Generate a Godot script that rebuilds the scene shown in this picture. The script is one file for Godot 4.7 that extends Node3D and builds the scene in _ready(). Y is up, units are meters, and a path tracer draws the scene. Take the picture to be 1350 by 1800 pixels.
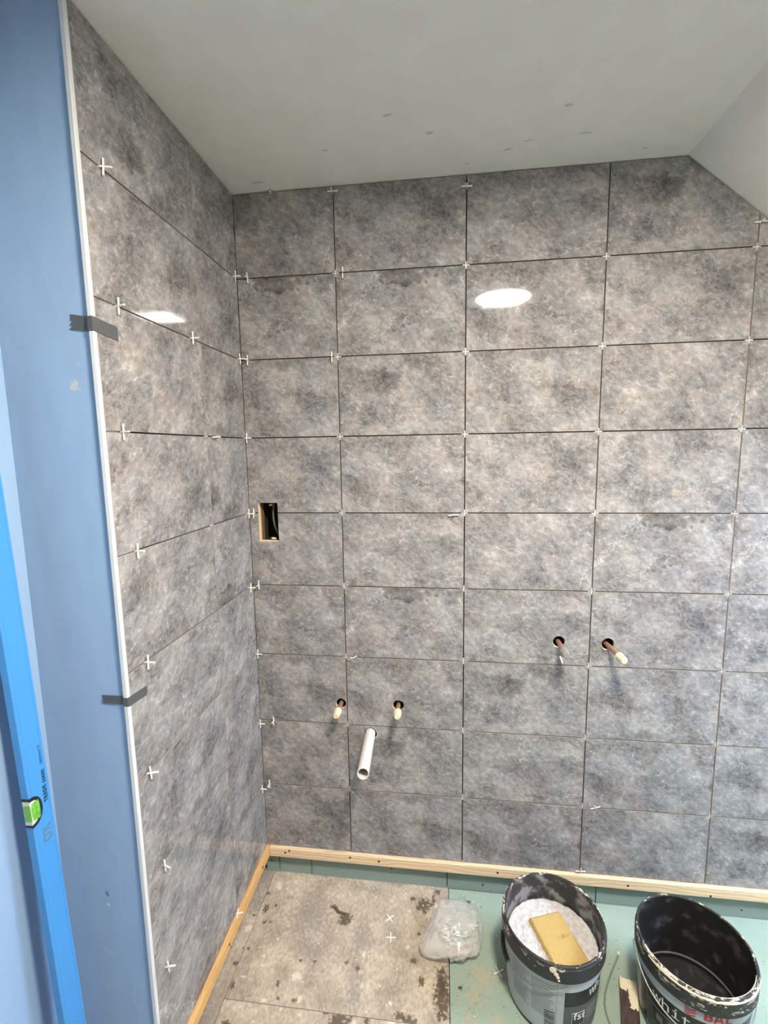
extends Node3D

# Half-tiled bathroom under a sloped roof. Back wall is the plane z = 0, tiled left wall the plane x = 0, floor y = 0, metres.

const CEIL := 2.391
const JOINT := 0.0033
const TW := 0.403
const TH := 0.252
const ROW1 := 2.139
const TILE_BOTTOM := 0.1235
const COLS := [0.0, 0.322, 0.725, 1.128, 1.531, 1.934, 2.337]
const SLOPE_X := 1.335
const SLOPE_K := 0.82
const KNEE_X := 3.0
const TRIM_Z := 0.675
const RETURN_X := -0.207
const BACK_Z := 2.9

var M := {}
var rng := RandomNumberGenerator.new()
var names := {}


func _ready() -> void:
	rng.seed = 7
	set_camera_and_light()
	make_materials()
	build_shell()
	build_tiles()
	build_timber()
	build_floor()
	build_pipes()
	build_socket()
	build_spacers()
	build_tape()
	build_level()
	build_bucket_full()
	build_bucket_empty()
	build_small_things()


func set_camera_and_light() -> void:
	var cam := Camera3D.new()
	cam.name = "camera"
	cam.fov = 2.0 * rad_to_deg(atan(900.0 / 830.47))
	cam.near = 0.02
	cam.far = 60.0
	var rx := Vector3(0.99226, -0.01560, -0.12318)
	var up := Vector3(-0.00095, 0.99116, -0.13268)
	var back := rx.cross(up).normalized()
	up = back.cross(rx).normalized()
	cam.transform = Transform3D(Basis(rx.normalized(), up, back), Vector3(0.6566, 1.5914, 1.5306))
	add_child(cam)
	cam.current = true

	var sky := ProceduralSkyMaterial.new()
	sky.sky_top_color = Color(0.80, 0.88, 1.0)
	sky.sky_horizon_color = Color(0.90, 0.94, 1.0)
	sky.ground_bottom_color = Color(0.42, 0.42, 0.40)
	sky.ground_horizon_color = Color(0.62, 0.63, 0.64)
	sky.sun_angle_max = 0.0
	var s := Sky.new()
	s.sky_material = sky
	var env := Environment.new()
	env.background_mode = Environment.BG_SKY
	env.sky = s
	env.background_energy_multiplier = 34.0
	env.tonemap_mode = Environment.TONE_MAPPER_LINEAR
	env.tonemap_exposure = 2.1
	env.sdfgi_enabled = true
	env.ssao_enabled = true
	env.ssil_enabled = true
	var we := WorldEnvironment.new()
	we.name = "world_environment"
	we.environment = env
	add_child(we)

	# the round ceiling light whose mirror image shows in both tiled walls
	var lamp := thing("ceiling_light", "round flat white ceiling light glowing above the middle of the room", "ceiling light", Vector3(0.97, CEIL, 1.15))
	var st := begin()
	lathe(st, [Vector2(0.0, 0.0), Vector2(0.152, 0.0), Vector2(0.154, -0.004), Vector2(0.154, -0.016), Vector2(0.150, -0.020), Vector2(0.1415, -0.020)], 48)
	part("housing", st, mat(Color(0.9, 0.9, 0.9), 0.4), lamp)
	st = begin()
	lathe(st, [Vector2(0.1415, -0.018), Vector2(0.1415, -0.0205), Vector2(0.139, -0.022), Vector2(0.0, -0.022)], 48)
	var glow := mat(Color(1, 1, 1), 0.5)
	glow.emission_enabled = true
	glow.emission = Color(1.0, 0.97, 0.91)
	glow.emission_energy_multiplier = 34.0
	part("diffuser", st, glow, lamp)
	var al := AreaLight3D.new()
	al.name = "ceiling_light_glow"
	al.area_size = Vector2(0.196, 0.196)
	al.area_normalize_energy = true
	al.light_color = Color(1.0, 0.955, 0.89)
	al.light_energy = 3.1
	al.area_range = 12.0
	al.area_attenuation = 2.0
	al.shadow_enabled = true
	al.position = Vector3(0.0, -0.0245, 0.0)
	al.rotation_degrees.x = -90.0
	lamp.add_child(al)


# ---------------------------------------------------------------- helpers

func thing(called: String, label: String, category: String, at := Vector3.ZERO, group := "") -> Node3D:
	var o := Node3D.new()
	o.name = numbered(called)
	add_child(o)
	o.position = at
	tag(o, label, category, group)
	return o


func numbered(called: String) -> String:
	if not names.has(called):
		names[called] = 0
		return called
	names[called] += 1
	return "%s_%03d" % [called, names[called]]


func tag(o: Node, label: String, category: String, group := "") -> void:
	o.set_meta("label", label)
	o.set_meta("category", category)
	if group:
		o.set_meta("group", group)


func struct_node(called: String) -> Node3D:
	var o := Node3D.new()
	o.name = called
	o.set_meta("kind", "structure")
	add_child(o)
	return o


func begin() -> SurfaceTool:
	var st := SurfaceTool.new()
	st.begin(Mesh.PRIMITIVE_TRIANGLES)
	return st


func part(called: String, st: SurfaceTool, m: Material, parent: Node3D) -> MeshInstance3D:
	return part_mesh(called, st.commit(), m, parent)


func part_mesh(called: String, mesh: Mesh, m: Material, parent: Node3D) -> MeshInstance3D:
	var o := MeshInstance3D.new()
	o.mesh = mesh
	o.material_override = m
	if parent == self:
		o.name = numbered(called)
		add_child(o)
	else:
		o.name = called
		parent.add_child(o, true)
	return o


func mat(c: Color, rough := 0.7, metal := 0.0) -> StandardMaterial3D:
	var m := StandardMaterial3D.new()
	m.albedo_color = c
	m.roughness = rough
	m.metallic = metal
	return m


func tri(st: SurfaceTool, a: Vector3, b: Vector3, c: Vector3, n: Vector3, ua := Vector2.ZERO, ub := Vector2.ZERO, uc := Vector2.ZERO) -> void:
	# a, b, c counter-clockwise seen from outside; stored clockwise
	for v in [[a, ua], [c, uc], [b, ub]]:
		st.set_normal(n)
		st.set_uv(v[1])
		st.add_vertex(v[0])


func quad(st: SurfaceTool, a: Vector3, b: Vector3, c: Vector3, d: Vector3, uvs := [Vector2(0, 1), Vector2(1, 1), Vector2(1, 0), Vector2(0, 0)]) -> void:
	var n := (b - a).cross(c - a)
	if n.length_squared() < 1e-16:
		n = (c - a).cross(d - a)
	n = n.normalized()
	tri(st, a, b, c, n, uvs[0], uvs[1], uvs[2])
	tri(st, a, c, d, n, uvs[0], uvs[2], uvs[3])


# A box with chamfered edges. uv: metres along the face (grain axis first if given: 0 x, 1 y, 2 z), times us.
func box(st: SurfaceTool, lo: Vector3, hi: Vector3, bevel := 0.001, grain := 0, us := Vector2(1, 1), uo := Vector2.ZERO, xf := Transform3D()) -> void:
	var c := (lo + hi) / 2.0
	var h := (hi - lo) / 2.0
	bevel = minf(bevel, minf(h.x, minf(h.y, h.z)) * 0.49)
	var uv_of := func(p: Vector3, ax: int) -> Vector2:
		var a := (ax + 1) % 3
		var b := (ax + 2) % 3
		if b == grain or (a != grain and b < a):
			var t := a
			a = b
			b = t
		return Vector2(p[a], p[b]) * us + uo
	var pt := func(ax: int, s: Vector3) -> Vector3:
		var e := h - Vector3(bevel, bevel, bevel)
		e[ax] = h[ax]
		return c + e * s
	var face := func(ps: Array, ax: int, out: Vector3) -> void:
		var n: Vector3 = (ps[1] - ps[0]).cross(ps[2] - ps[0])
		if n.dot(out) < 0.0:
			ps.reverse()
			n = -n
		n = (xf.basis * n).normalized()
		for k in range(1, ps.size() - 1):
			tri(st, xf * ps[0], xf * ps[k], xf * ps[k + 1], n, uv_of.call(ps[0], ax), uv_of.call(ps[k], ax), uv_of.call(ps[k + 1], ax))
	for ax in 3:
		var a := (ax + 1) % 3
		var b := (ax + 2) % 3
		for sg in [-1.0, 1.0]:
			var ps := []
			for k in [[-1, -1], [1, -1], [1, 1], [-1, 1]]:
				var s := Vector3.ZERO
				s[ax] = sg
				s[a] = k[0]
				s[b] = k[1]
				ps.append(pt.call(ax, s))
			var out := Vector3.ZERO
			out[ax] = sg
			face.call(ps, ax, out)
			for sb in [-1.0, 1.0]:   # edge between faces ax and a
				var q := []
				for k in [[ax, -1.0], [ax, 1.0], [a, 1.0], [a, -1.0]]:
					var s := Vector3.ZERO
					s[ax] = sg
					s[a] = sb
					s[b] = k[1]
					q.append(pt.call(k[0], s))
				var o2 := Vector3.ZERO
				o2[ax] = sg
				o2[a] = sb
				face.call(q, ax, o2)
	for sx in [-1.0, 1.0]:
		for sy in [-1.0, 1.0]:
			for sz in [-1.0, 1.0]:
				var s := Vector3(sx, sy, sz)
				face.call([pt.call(0, s), pt.call(1, s), pt.call(2, s)], 0, s)


# Surface of revolution about y through the profile (radius, height), outside on the right-hand side when going down.
func lathe(st: SurfaceTool, profile: Array, seg := 32, xf := Transform3D(), wobble = null, a0 := 0.0, a1 := TAU) -> void:
	var n := profile.size()
	var total := 0.0
	var along := [0.0]
	for i in range(1, n):
		total += (profile[i] - profile[i - 1]).length()
		along.append(total)
	var ring := func(i: int, k: int) -> Vector3:
		var a := a0 + (a1 - a0) * k / seg
		var p := Vector3(sin(a) * profile[i].x, profile[i].y, cos(a) * profile[i].x)
		return wobble.call(p, a, i) if wobble != null else p
	for i in n - 1:
		var d: Vector2 = (profile[i + 1] - profile[i]).normalized()
		var nd := Vector2(-d.y, d.x)
		for k in seg:
			var a := ring.call(i, k) as Vector3
			var b := ring.call(i, k + 1) as Vector3
			var c := ring.call(i + 1, k + 1) as Vector3
			var e := ring.call(i + 1, k) as Vector3
			var aa := a0 + (a1 - a0) * k / seg
			var ab := a0 + (a1 - a0) * (k + 1) / seg
			var na := Vector3(sin(aa) * nd.x, nd.y, cos(aa) * nd.x)
			var nb := Vector3(sin(ab) * nd.x, nd.y, cos(ab) * nd.x)
			var fn := (b - a).cross(c - a)
			if fn.length_squared() < 1e-18:
				fn = (c - a).cross(e - a)
			var turned: bool = fn.dot(na) < 0.0
			var u0 := float(k) / seg
			var u1 := float(k + 1) / seg
			var v0: float = along[i] / total
			var v1: float = along[i + 1] / total
			var qa := [a, na, Vector2(u0, v0)]
			var qb := [b, nb, Vector2(u1, v0)]
			var qc := [c, nb, Vector2(u1, v1)]
			var qe := [e, na, Vector2(u0, v1)]
			var pts := [qa, qb, qc, qa, qc, qe] if turned else [qa, qc, qb, qa, qe, qc]
			for q in pts:
				st.set_normal((xf.basis * (q[1] as Vector3)).normalized())
				st.set_uv(q[2])
				st.add_vertex(xf * (q[0] as Vector3))


func tube(st: SurfaceTool, pts: Array, r: float, seg := 8) -> void:
	var rings := []
	var up := Vector3(0.13, 0.97, 0.21)
	for i in pts.size():
		var d: Vector3 = (pts[mini(i + 1, pts.size() - 1)] - pts[maxi(i - 1, 0)]).normalized()
		var s := d.cross(up).normalized()
		var t := s.cross(d).normalized()
		var ringp := []
		for k in seg:
			var a := TAU * k / seg
			ringp.append([pts[i] + (s * cos(a) + t * sin(a)) * r, s * cos(a) + t * sin(a)])
		rings.append(ringp)
	for i in pts.size() - 1:
		for k in seg:
			var k2 := (k + 1) % seg
			var q := [rings[i][k], rings[i][k2], rings[i + 1][k2], rings[i + 1][k]]
			for j in [0, 1, 2, 0, 2, 3]:
				st.set_normal(q[j][1])
				st.set_uv(Vector2.ZERO)
				st.add_vertex(q[j][0])
	for e in [0, pts.size() - 1]:
		var n: Vector3 = (pts[0] - pts[1]).normalized() if e == 0 else (pts[-1] - pts[-2]).normalized()
		for k in range(1, seg - 1):
			tri(st, rings[e][0][0], rings[e][k][0], rings[e][k + 1][0], n)


# A grid of points p[i][j] as a smooth sheet.
func sheet(st: SurfaceTool, p: Array, closed := false) -> void:
	st.set_smooth_group(0)
	for i in p.size() - 1:
		var w: int = p[i].size()
		for j in (w if closed else w - 1):
			var j2 := (j + 1) % w
			var a: Vector3 = p[i][j]
			var b: Vector3 = p[i][j2]
			var c: Vector3 = p[i + 1][j2]
			var d: Vector3 = p[i + 1][j]
			for v in [a, b, c, a, c, d]:
				st.set_uv(Vector2(v.x, v.z))
				st.add_vertex(v)
	st.index()
	st.generate_normals()


func text_mesh(words: String, size: float, font_name := "Droid Sans", weight := 700, depth := 0.0004) -> TextMesh:
	var t := TextMesh.new()
	var f := SystemFont.new()
	f.font_names = PackedStringArray([font_name])
	f.font_weight = weight
	t.font = f
	t.text = words
	t.font_size = 64
	t.pixel_size = size / 64.0
	t.depth = depth
	t.curve_step = 2.0
	t.horizontal_alignment = HORIZONTAL_ALIGNMENT_LEFT
	t.vertical_alignment = VERTICAL_ALIGNMENT_BOTTOM
	return t


# ---------------------------------------------------------------- textures

func noise(sd: int, freq: float, oct := 4, type := FastNoiseLite.FRACTAL_FBM, warp := 0.0, warp_freq := 0.02) -> FastNoiseLite:
	var n := FastNoiseLite.new()
	n.seed = sd
	n.noise_type = FastNoiseLite.TYPE_SIMPLEX_SMOOTH
	n.frequency = freq
	n.fractal_type = type
	n.fractal_octaves = oct
	if warp > 0.0:
		n.domain_warp_enabled = true
		n.domain_warp_amplitude = warp
		n.domain_warp_frequency = warp_freq
		n.domain_warp_fractal_octaves = 3
	return n


func canvas(w: int, h: int, paint: Callable) -> Image:
	var data := PackedByteArray()
	data.resize(w * h * 3)
	var i := 0
	for y in h:
		for x in w:
			var c: Color = paint.call(x, y)
			data[i] = clampi(int(c.r * 255.0 + 0.5), 0, 255)
			data[i + 1] = clampi(int(c.g * 255.0 + 0.5), 0, 255)
			data[i + 2] = clampi(int(c.b * 255.0 + 0.5), 0, 255)
			i += 3
	return Image.create_from_data(w, h, false, Image.FORMAT_RGB8, data)


# A stain: a blob with a ragged outline, mixed into the picture.
func blot(im: Image, cx: float, cy: float, rx: float, ry: float, c: Color, strength := 1.0, ragged := 0.35, soft := 0.12, sd := 1) -> void:
	var n := noise(sd, 0.06 if maxf(rx, ry) > 20.0 else 0.14, 3)
	for y in range(maxi(0, int(cy - ry * 1.6)), mini(im.get_height(), int(cy + ry * 1.6) + 1)):
		for x in range(maxi(0, int(cx - rx * 1.6)), mini(im.get_width(), int(cx + rx * 1.6) + 1)):
			var d := Vector2((x - cx) / rx, (y - cy) / ry).length() + ragged * n.get_noise_2d(x, y) * 1.6
			var k := clampf((1.0 - d) / soft, 0.0, 1.0) * strength
			if k > 0.0:
				im.set_pixel(x, y, im.get_pixel(x, y).lerp(c, k))


func scratch(im: Image, pts: Array, w: float, c: Color, strength := 0.8) -> void:
	for i in pts.size() - 1:
		var a: Vector2 = pts[i]
		var b: Vector2 = pts[i + 1]
		var steps := int((b - a).length()) + 1
		for s in steps + 1:
			var p := a.lerp(b, float(s) / steps)
			var ww := w * (0.6 + 0.6 * absf(sin(p.x * 0.7 + p.y * 0.31)))
			for y in range(int(p.y - ww), int(p.y + ww) + 1):
				for x in range(int(p.x - ww), int(p.x + ww) + 1):
					if x >= 0 and y >= 0 and x < im.get_width() and y < im.get_height():
						im.set_pixel(x, y, im.get_pixel(x, y).lerp(c, strength * 0.5))


func picture(im: Image, rough := 0.7) -> StandardMaterial3D:
	var m := mat(Color.WHITE, rough)
	im.generate_mipmaps()
	m.albedo_texture = ImageTexture.create_from_image(im)
	return m


# One printed stone design, 400 x 250 mm.
func stone(design: int) -> StandardMaterial3D:
	var w := 560
	var h := 350
	var patch_n := noise(11 + design, 1.0 / 120.0, 3, FastNoiseLite.FRACTAL_FBM, 50.0, 0.012)
	var mottle := noise(31 + design, 1.0 / 25.0, 5, FastNoiseLite.FRACTAL_FBM, 16.0, 0.06)
	mottle.fractal_gain = 0.62
	var wisp := noise(57 + design, 1.0 / 34.0, 5, FastNoiseLite.FRACTAL_RIDGED, 22.0, 0.04)
	wisp.fractal_gain = 0.6
	var crack := noise(91 + design, 1.0 / 21.0, 4, FastNoiseLite.FRACTAL_RIDGED, 14.0, 0.06)
	var hair := noise(131 + design, 1.0 / 30.0, 3, FastNoiseLite.FRACTAL_RIDGED, 24.0, 0.035)
	var plate := noise(151 + design, 1.0 / 75.0, 3, FastNoiseLite.FRACTAL_FBM, 30.0, 0.02)
	var grain := noise(73 + design, 1.0 / 2.6, 2)
	var hue := noise(17 + design, 1.0 / 110.0, 3)
	var vein := noise(41, 1.0 / 30.0, 4)
	var dark := Color(0.350, 0.343, 0.348)
	var light := Color(0.655, 0.641, 0.632)
	var paint := func(x: int, y: int) -> Color:
		var px := x * 400.0 / w
		var py := y * 250.0 / h
		var u := (px * 0.87 + py * 0.5) * 0.70
		var v := -px * 0.5 + py * 0.87
		var big := patch_n.get_noise_2d(u, v)
		var mid := mottle.get_noise_2d(u, v)
		var t := 0.485 + 0.36 * big + 0.30 * mid + 0.12 * grain.get_noise_2d(px, py)
		var some := clampf(0.45 + 2.4 * plate.get_noise_2d(u * 0.8 + 90.0, v), 0.0, 1.0)
		var wv := maxf(0.0, wisp.get_noise_2d(u, v) - 0.15)
		t += 0.70 * wv * wv + some * 1.7 * pow(maxf(0.0, hair.get_noise_2d(u, v + 200.0) - 0.46), 1.5)
		var pl := plate.get_noise_2d(u * 1.3, v)   # darker plates of slate with a sharp upper edge
		t -= 0.17 * clampf((pl - 0.20) * 12.0, 0.0, 1.0) * clampf(1.0 - (pl - 0.20) * 2.4, 0.2, 1.0)
		var ck := maxf(0.0, crack.get_noise_2d(u + 300.0, v) - 0.2)
		t -= 0.62 * ck * ck * clampf(0.75 - 2.2 * big - 0.8 * mid, 0.1, 1.6)
		var dv := 99.0
		var q := vein.get_noise_2d(px + 40.0 * design, py + 17.0 * design)
		if design == 0:     # pale band that runs down to the left, with a dark patch beside its top
			dv = absf(px + py * 0.85 - 148.0 + 16.0 * q) / 6.0
			dv = minf(dv, absf(px + py * 0.80 - 128.0 + 20.0 * q) / 3.5)
			if py > 200.0:
				dv += (py - 200.0) / 12.0
			var e := Vector2((px - 215.0) / 95.0, (py - 14.0) / 38.0).length() + 0.5 * q
			t -= 0.42 * clampf((1.0 - e) * 5.0, 0.0, 1.0)
		elif design == 1:   # a thin vein that climbs to the right-hand bottom corner
			dv = absf(py - 250.0 + (px - 225.0) * 0.26 + 14.0 * q) / 3.2 + (0.0 if px > 225.0 else 9.0)
		elif design == 2:
			dv = absf(px - 385.0 + (py - 170.0) * 0.35 + 5.0 * q) / 2.2 + (0.0 if py > 165.0 else 9.0)
		elif design == 3:
			dv = absf(px - 250.0 + (py - 90.0) * 0.5 + 30.0 * q) / 3.0 + absf(py - 110.0) / 70.0
			var e := Vector2((px - 330.0) / 70.0, (py - 100.0) / 60.0).length() + 0.6 * q
			t -= 0.22 * clampf((1.0 - e) * 3.0, 0.0, 1.0)
		elif design == 5:
			var e := Vector2((px - 130.0) / 80.0, (py - 80.0) / 42.0).length() + 0.5 * q
			t -= 0.26 * clampf((1.0 - e) * 4.0, 0.0, 1.0)
		if dv < 1.0:
			t += 0.55 * (1.0 - dv) * (0.7 + 0.9 * grain.get_noise_2d(px * 0.7, py * 0.7))
		var c := dark.lerp(light, clampf(t, -0.4, 1.4))
		var k := 0.014 * hue.get_noise_2d(px, py)
		return Color(c.r + k, c.g, c.b - k)
	var im := canvas(w, h, paint)
	if design == 7:   # smear of rust-coloured dirt under the socket hole
		blot(im, 104.5 * w / 400.0, 204.0 * h / 250.0, 12, 15, Color(0.56, 0.45, 0.36), 0.6, 0.9, 0.5, 3)
	elif design == 8:
		blot(im, 234.0 * w / 400.0, 190.0 * h / 250.0, 24, 13, Color(0.66, 0.63, 0.50), 0.55, 0.9, 0.7, 4)
	var m := picture(im, 0.035)
	m.metallic_specular = 0.5
	return m


func make_materials() -> void:
	M.tile = []
	for d in 9:
		M.tile.append(stone(d))
	M.biscuit = mat(Color(0.56, 0.52, 0.47), 0.85)
	M.adhesive = mat(Color(0.17, 0.125, 0.11), 0.95)
	M.plaster = mat(Color(0.93, 0.92, 0.90), 0.9)
	M.green = mat(Color(0.49, 0.56, 0.545), 0.85)
	M.blue = mat(Color(0.525, 0.63, 0.75), 0.75)
	M.white_plastic = mat(Color(0.86, 0.855, 0.84), 0.35)
	M.cream_plastic = mat(Color(0.80, 0.75, 0.63), 0.4)
	M.grey_plastic = mat(Color(0.50, 0.49, 0.47), 0.4)
	M.copper = mat(Color(0.58, 0.42, 0.35), 0.45, 0.15)
	M.pvc = mat(Color(0.83, 0.80, 0.79), 0.3)
	M.black = mat(Color(0.10, 0.10, 0.105), 0.45)
	M.steel = mat(Color(0.62, 0.62, 0.60), 0.35, 0.8)
	M.screw = mat(Color(0.16, 0.14, 0.13), 0.6, 0.4)
	M.cream = mat(Color(0.80, 0.75, 0.65), 0.9)
	M.trim = mat(Color(0.76, 0.77, 0.78), 0.35)

	var g1 := noise(5, 1.0, 4)
	var timber := canvas(512, 128, func(x: int, y: int) -> Color:
		var v := y + 7.0 * sin(x * 0.011) + 5.0 * g1.get_noise_2d(x * 0.012, y * 0.02)
		for kn in [Vector2(120, 60), Vector2(390, 84)]:
			var dd := Vector2((x - kn.x) / 26.0, (y - kn.y) / 14.0)
			v += 18.0 * exp(-dd.length_squared()) * signf(y - kn.y + 0.1)
		var t := 0.5 + 0.32 * sin(v * 0.42 + 2.0 * g1.get_noise_2d(x * 0.006, 3.0)) + 0.35 * g1.get_noise_2d(x * 0.03, y * 0.9)
		return Color(0.76, 0.65, 0.51).lerp(Color(0.87, 0.78, 0.65), clampf(t, 0.0, 1.0)))
	for kn in [Vector2(120, 60), Vector2(390, 84)]:
		blot(timber, kn.x, kn.y, 15, 8, Color(0.55, 0.38, 0.25), 0.8, 0.2, 0.6)
		blot(timber, kn.x, kn.y, 6, 3, Color(0.34, 0.22, 0.15), 0.9, 0.2, 0.6)
	M.timber = picture(timber, 0.75)
	M.timber_side = mat(Color(0.93, 0.84, 0.66), 0.75)
	M.timber_side.albedo_texture = M.timber.albedo_texture

	# ceiling skim: 1.4 m x 0.7 m, with scuffs
	var c1 := noise(8, 0.012, 4)
	var c2 := noise(9, 0.2, 2)
	var ceil_im := canvas(1024, 512, func(x: int, y: int) -> Color:
		var k := 0.018 * c1.get_noise_2d(x, y) + 0.008 * c2.get_noise_2d(x, y)
		return Color(0.86 + k, 0.845 + k, 0.82 + k))
	var sc := 1024.0 / 1.4
	for q in [[0.83, 0.10, 6, 3], [0.88, 0.13, 8, 2], [1.02, 0.14, 9, 2], [1.20, 0.05, 4, 2], [0.62, 0.20, 5, 4], [0.10, 0.05, 10, 3], [0.52, 0.28, 6, 3], [0.95, 0.25, 5, 3], [0.34, 0.17, 4, 3], [0.72, 0.05, 3, 2]]:
		blot(ceil_im, q[0] * sc, q[1] * sc, q[2] * 1.7, q[3] * 1.4, Color(0.55, 0.54, 0.52), 0.42, 0.4, 0.4, int(q[0] * 100))
	M.ceiling = picture(ceil_im, 0.9)

	# blue plasterboard beside the tiled return, 0.21 m x 2.4 m
	var b1 := noise(21, 0.02, 3)
	var blue_im := canvas(168, 1920, func(x: int, y: int) -> Color:
		var k := 0.014 * b1.get_noise_2d(x, y * 0.4)
		return Color(0.525 + k, 0.63 + k, 0.75 + k))
	var bs := 800.0
	var at := func(x: float, y: float) -> Vector2: return Vector2((x + 0.21) * bs, (2.4 - y) * bs)
	var b: Vector2 = at.call(-0.057, 1.695)
	blot(blue_im, b.x, b.y, 9, 8, Color(0.70, 0.72, 0.72), 0.9, 0.5, 0.4, 3)
	b = at.call(-0.045, 1.735)
	blot(blue_im, b.x, b.y, 4, 4, Color(0.62, 0.70, 0.78), 0.7, 0.5, 0.5, 4)
	b = at.call(-0.101, 0.591)
	blot(blue_im, b.x, b.y, 4, 7, Color(0.30, 0.38, 0.50), 0.8, 0.4, 0.5, 5)
	b = at.call(-0.101, 0.563)
	blot(blue_im, b.x, b.y, 3, 3, Color(0.75, 0.85, 0.92), 0.9, 0.3, 0.5, 6)
	var pale := Color(0.56, 0.66, 0.78)
	scratch(blue_im, [at.call(-0.060, 0.70), at.call(-0.066, 0.60), at.call(-0.069, 0.555), at.call(-0.050, 0.52)], 1.2, pale, 0.7)
	scratch(blue_im, [at.call(-0.125, 0.45), at.call(-0.110, 0.442), at.call(-0.098, 0.428)], 1.6, pale, 0.8)
	scratch(blue_im, [at.call(-0.052, 0.355), at.call(-0.060, 0.335), at.call(-0.058, 0.305), at.call(-0.045, 0.29), at.call(-0.04, 0.31)], 1.6, pale, 0.8)
	scratch(blue_im, [at.call(-0.040, 0.365), at.call(-0.034, 0.355)], 2.0, pale, 0.8)
	scratch(blue_im, [at.call(-0.075, 0.705), at.call(-0.066, 0.70)], 1.4, pale, 0.9)
	M.blue_marked = picture(blue_im, 0.75)

	# chipboard floor with spilt adhesive and water stains, 0.68 m x 0.46 m, a pixel a millimetre
	var f1 := noise(61, 0.008, 4)
	var f2 := noise(62, 0.05, 4)
	var f3 := noise(63, 0.35, 2)
	var floor_im := canvas(680, 460, func(x: int, y: int) -> Color:
		var k := 0.12 * f1.get_noise_2d(x, y) + 0.09 * f2.get_noise_2d(x * 1.6, y) + 0.05 * f3.get_noise_2d(x, y)
		return Color(0.635 + k, 0.585 + k, 0.52 + k * 0.9))
	for q in [[208, 158, 88, 86], [390, 217, 40, 71], [396, 353, 35, 78], [237, 258, 57, 36], [114, 85, 25, 8], [415, 25, 43, 30]]:
		blot(floor_im, q[0], q[1], q[2], q[3], Color(0.50, 0.465, 0.435), 0.7, 0.55, 0.9, q[0])
	for q in [[23, 79, 13, 9], [40, 134, 11, 20], [71, 120, 6, 6], [54, 183, 7, 8], [74, 179, 5, 6], [29, 378, 7, 14], [33, 270, 6, 5], [589, 63, 29, 30], [550, 42, 12, 8], [577, 164, 8, 7], [588, 190, 6, 6], [566, 248, 14, 10], [593, 304, 11, 16], [212, 287, 6, 5], [258, 285, 5, 5], [163, 358, 7, 11], [225, 395, 9, 6], [177, 395, 6, 6], [217, 442, 12, 8], [394, 290, 8, 10], [637, 5, 14, 15], [669, 47, 8, 18], [655, 335, 26, 74], [536, 399, 17, 12], [564, 405, 22, 12], [357, 277, 6, 7], [623, 41, 7, 22], [27, 420, 8, 7], [655, 300, 15, 40], [276, 103, 15, 9], [326, 138, 25, 20], [322, 155, 20, 10]]:
		blot(floor_im, q[0], q[1], q[2], q[3], Color(0.28, 0.235, 0.185), 0.8, 0.5, 0.45, q[1])
	scratch(floor_im, [Vector2(282, 106), Vector2(296, 120), Vector2(322, 126)], 4.0, Color(0.28, 0.235, 0.185), 0.9)
	for q in [[55, 44, 11, 16], [62, 54, 8, 10], [213, 333, 19, 13], [241, 390, 7, 11], [408, 248, 5, 10], [118, 231, 4, 6], [98, 314, 7, 4], [52, 351, 10, 4], [138, 405, 10, 6], [6, 148, 8, 10], [114, 26, 4, 8], [544, 209, 6, 8], [419, 52, 5, 4], [475, 60, 6, 3], [541, 90, 5, 5], [93, 56, 6, 4], [132, 442, 4, 10], [634, 62, 5, 8], [92, 286, 7, 5], [300, 60, 4, 3], [350, 90, 3, 3], [470, 330, 3, 4], [505, 370, 5, 7], [440, 400, 4, 4]]:
		blot(floor_im, q[0], q[1], q[2], q[3], Color(0.80, 0.75, 0.68), 0.85, 0.5, 0.3, q[0] + 3)
	var fr := RandomNumberGenerator.new()
	fr.seed = 4
	for k in 260:
		var dk := fr.randf() < 0.45
		blot(floor_im, fr.randf() * 680, fr.randf() * 460, 1.0 + 2.2 * fr.randf() * fr.randf(), 1.0 + 2.0 * fr.randf() * fr.randf(), Color(0.33, 0.28, 0.23) if dk else Color(0.79, 0.74, 0.67), 0.75, 0.3, 0.5, k)
	M.floor = picture(floor_im, 0.85)

	# green board underlay 1.2 m x 0.6 m
	var e1 := noise(71, 0.01, 4)
	var e2 := noise(72, 0.2, 3)
	var green_im := canvas(1024, 512, func(x: int, y: int) -> Color:
		var k := 0.02 * e1.get_noise_2d(x, y) + 0.02 * e2.get_noise_2d(x, y)
		return Color(0.530 + k, 0.592 + k, 0.540 + k))
	var gs := 1024.0 / 1.2
	for k in 620:   # dirt thick near the pale floor and round the full bucket
		var gx := pow(fr.randf(), 1.7) * 1.0
		var gz := fr.randf() * 0.6
		var dk := fr.randf() < 0.6
		blot(green_im, gx * gs, gz * gs, 0.8 + 2.2 * fr.randf() * fr.randf(), 0.8 + 2.0 * fr.randf() * fr.randf(), Color(0.26, 0.27, 0.22) if dk else Color(0.66, 0.62, 0.52), 0.75, 0.3, 0.5, k)
	for q in [[0.10, 0.27, 38, 26], [0.07, 0.33, 26, 22], [0.17, 0.26, 18, 10], [0.05, 0.40, 16, 22], [0.13, 0.38, 14, 12]]:
		blot(green_im, q[0] * gs, q[1] * gs, q[2], q[3], Color(0.66, 0.60, 0.50), 0.6, 1.1, 0.5, int(q[2]))
	for q in [[0.068, 0.035, 7, 5], [0.02, 0.06, 6, 4], [0.03, 0.31, 6, 6], [0.36, 0.03, 6, 4]]:
		blot(green_im, q[0] * gs, q[1] * gs, q[2], q[3], Color(0.20, 0.17, 0.13), 0.85, 0.5, 0.4, int(q[2]))
	M.green_floor = picture(green_im, 0.8)


# ---------------------------------------------------------------- the room

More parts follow.
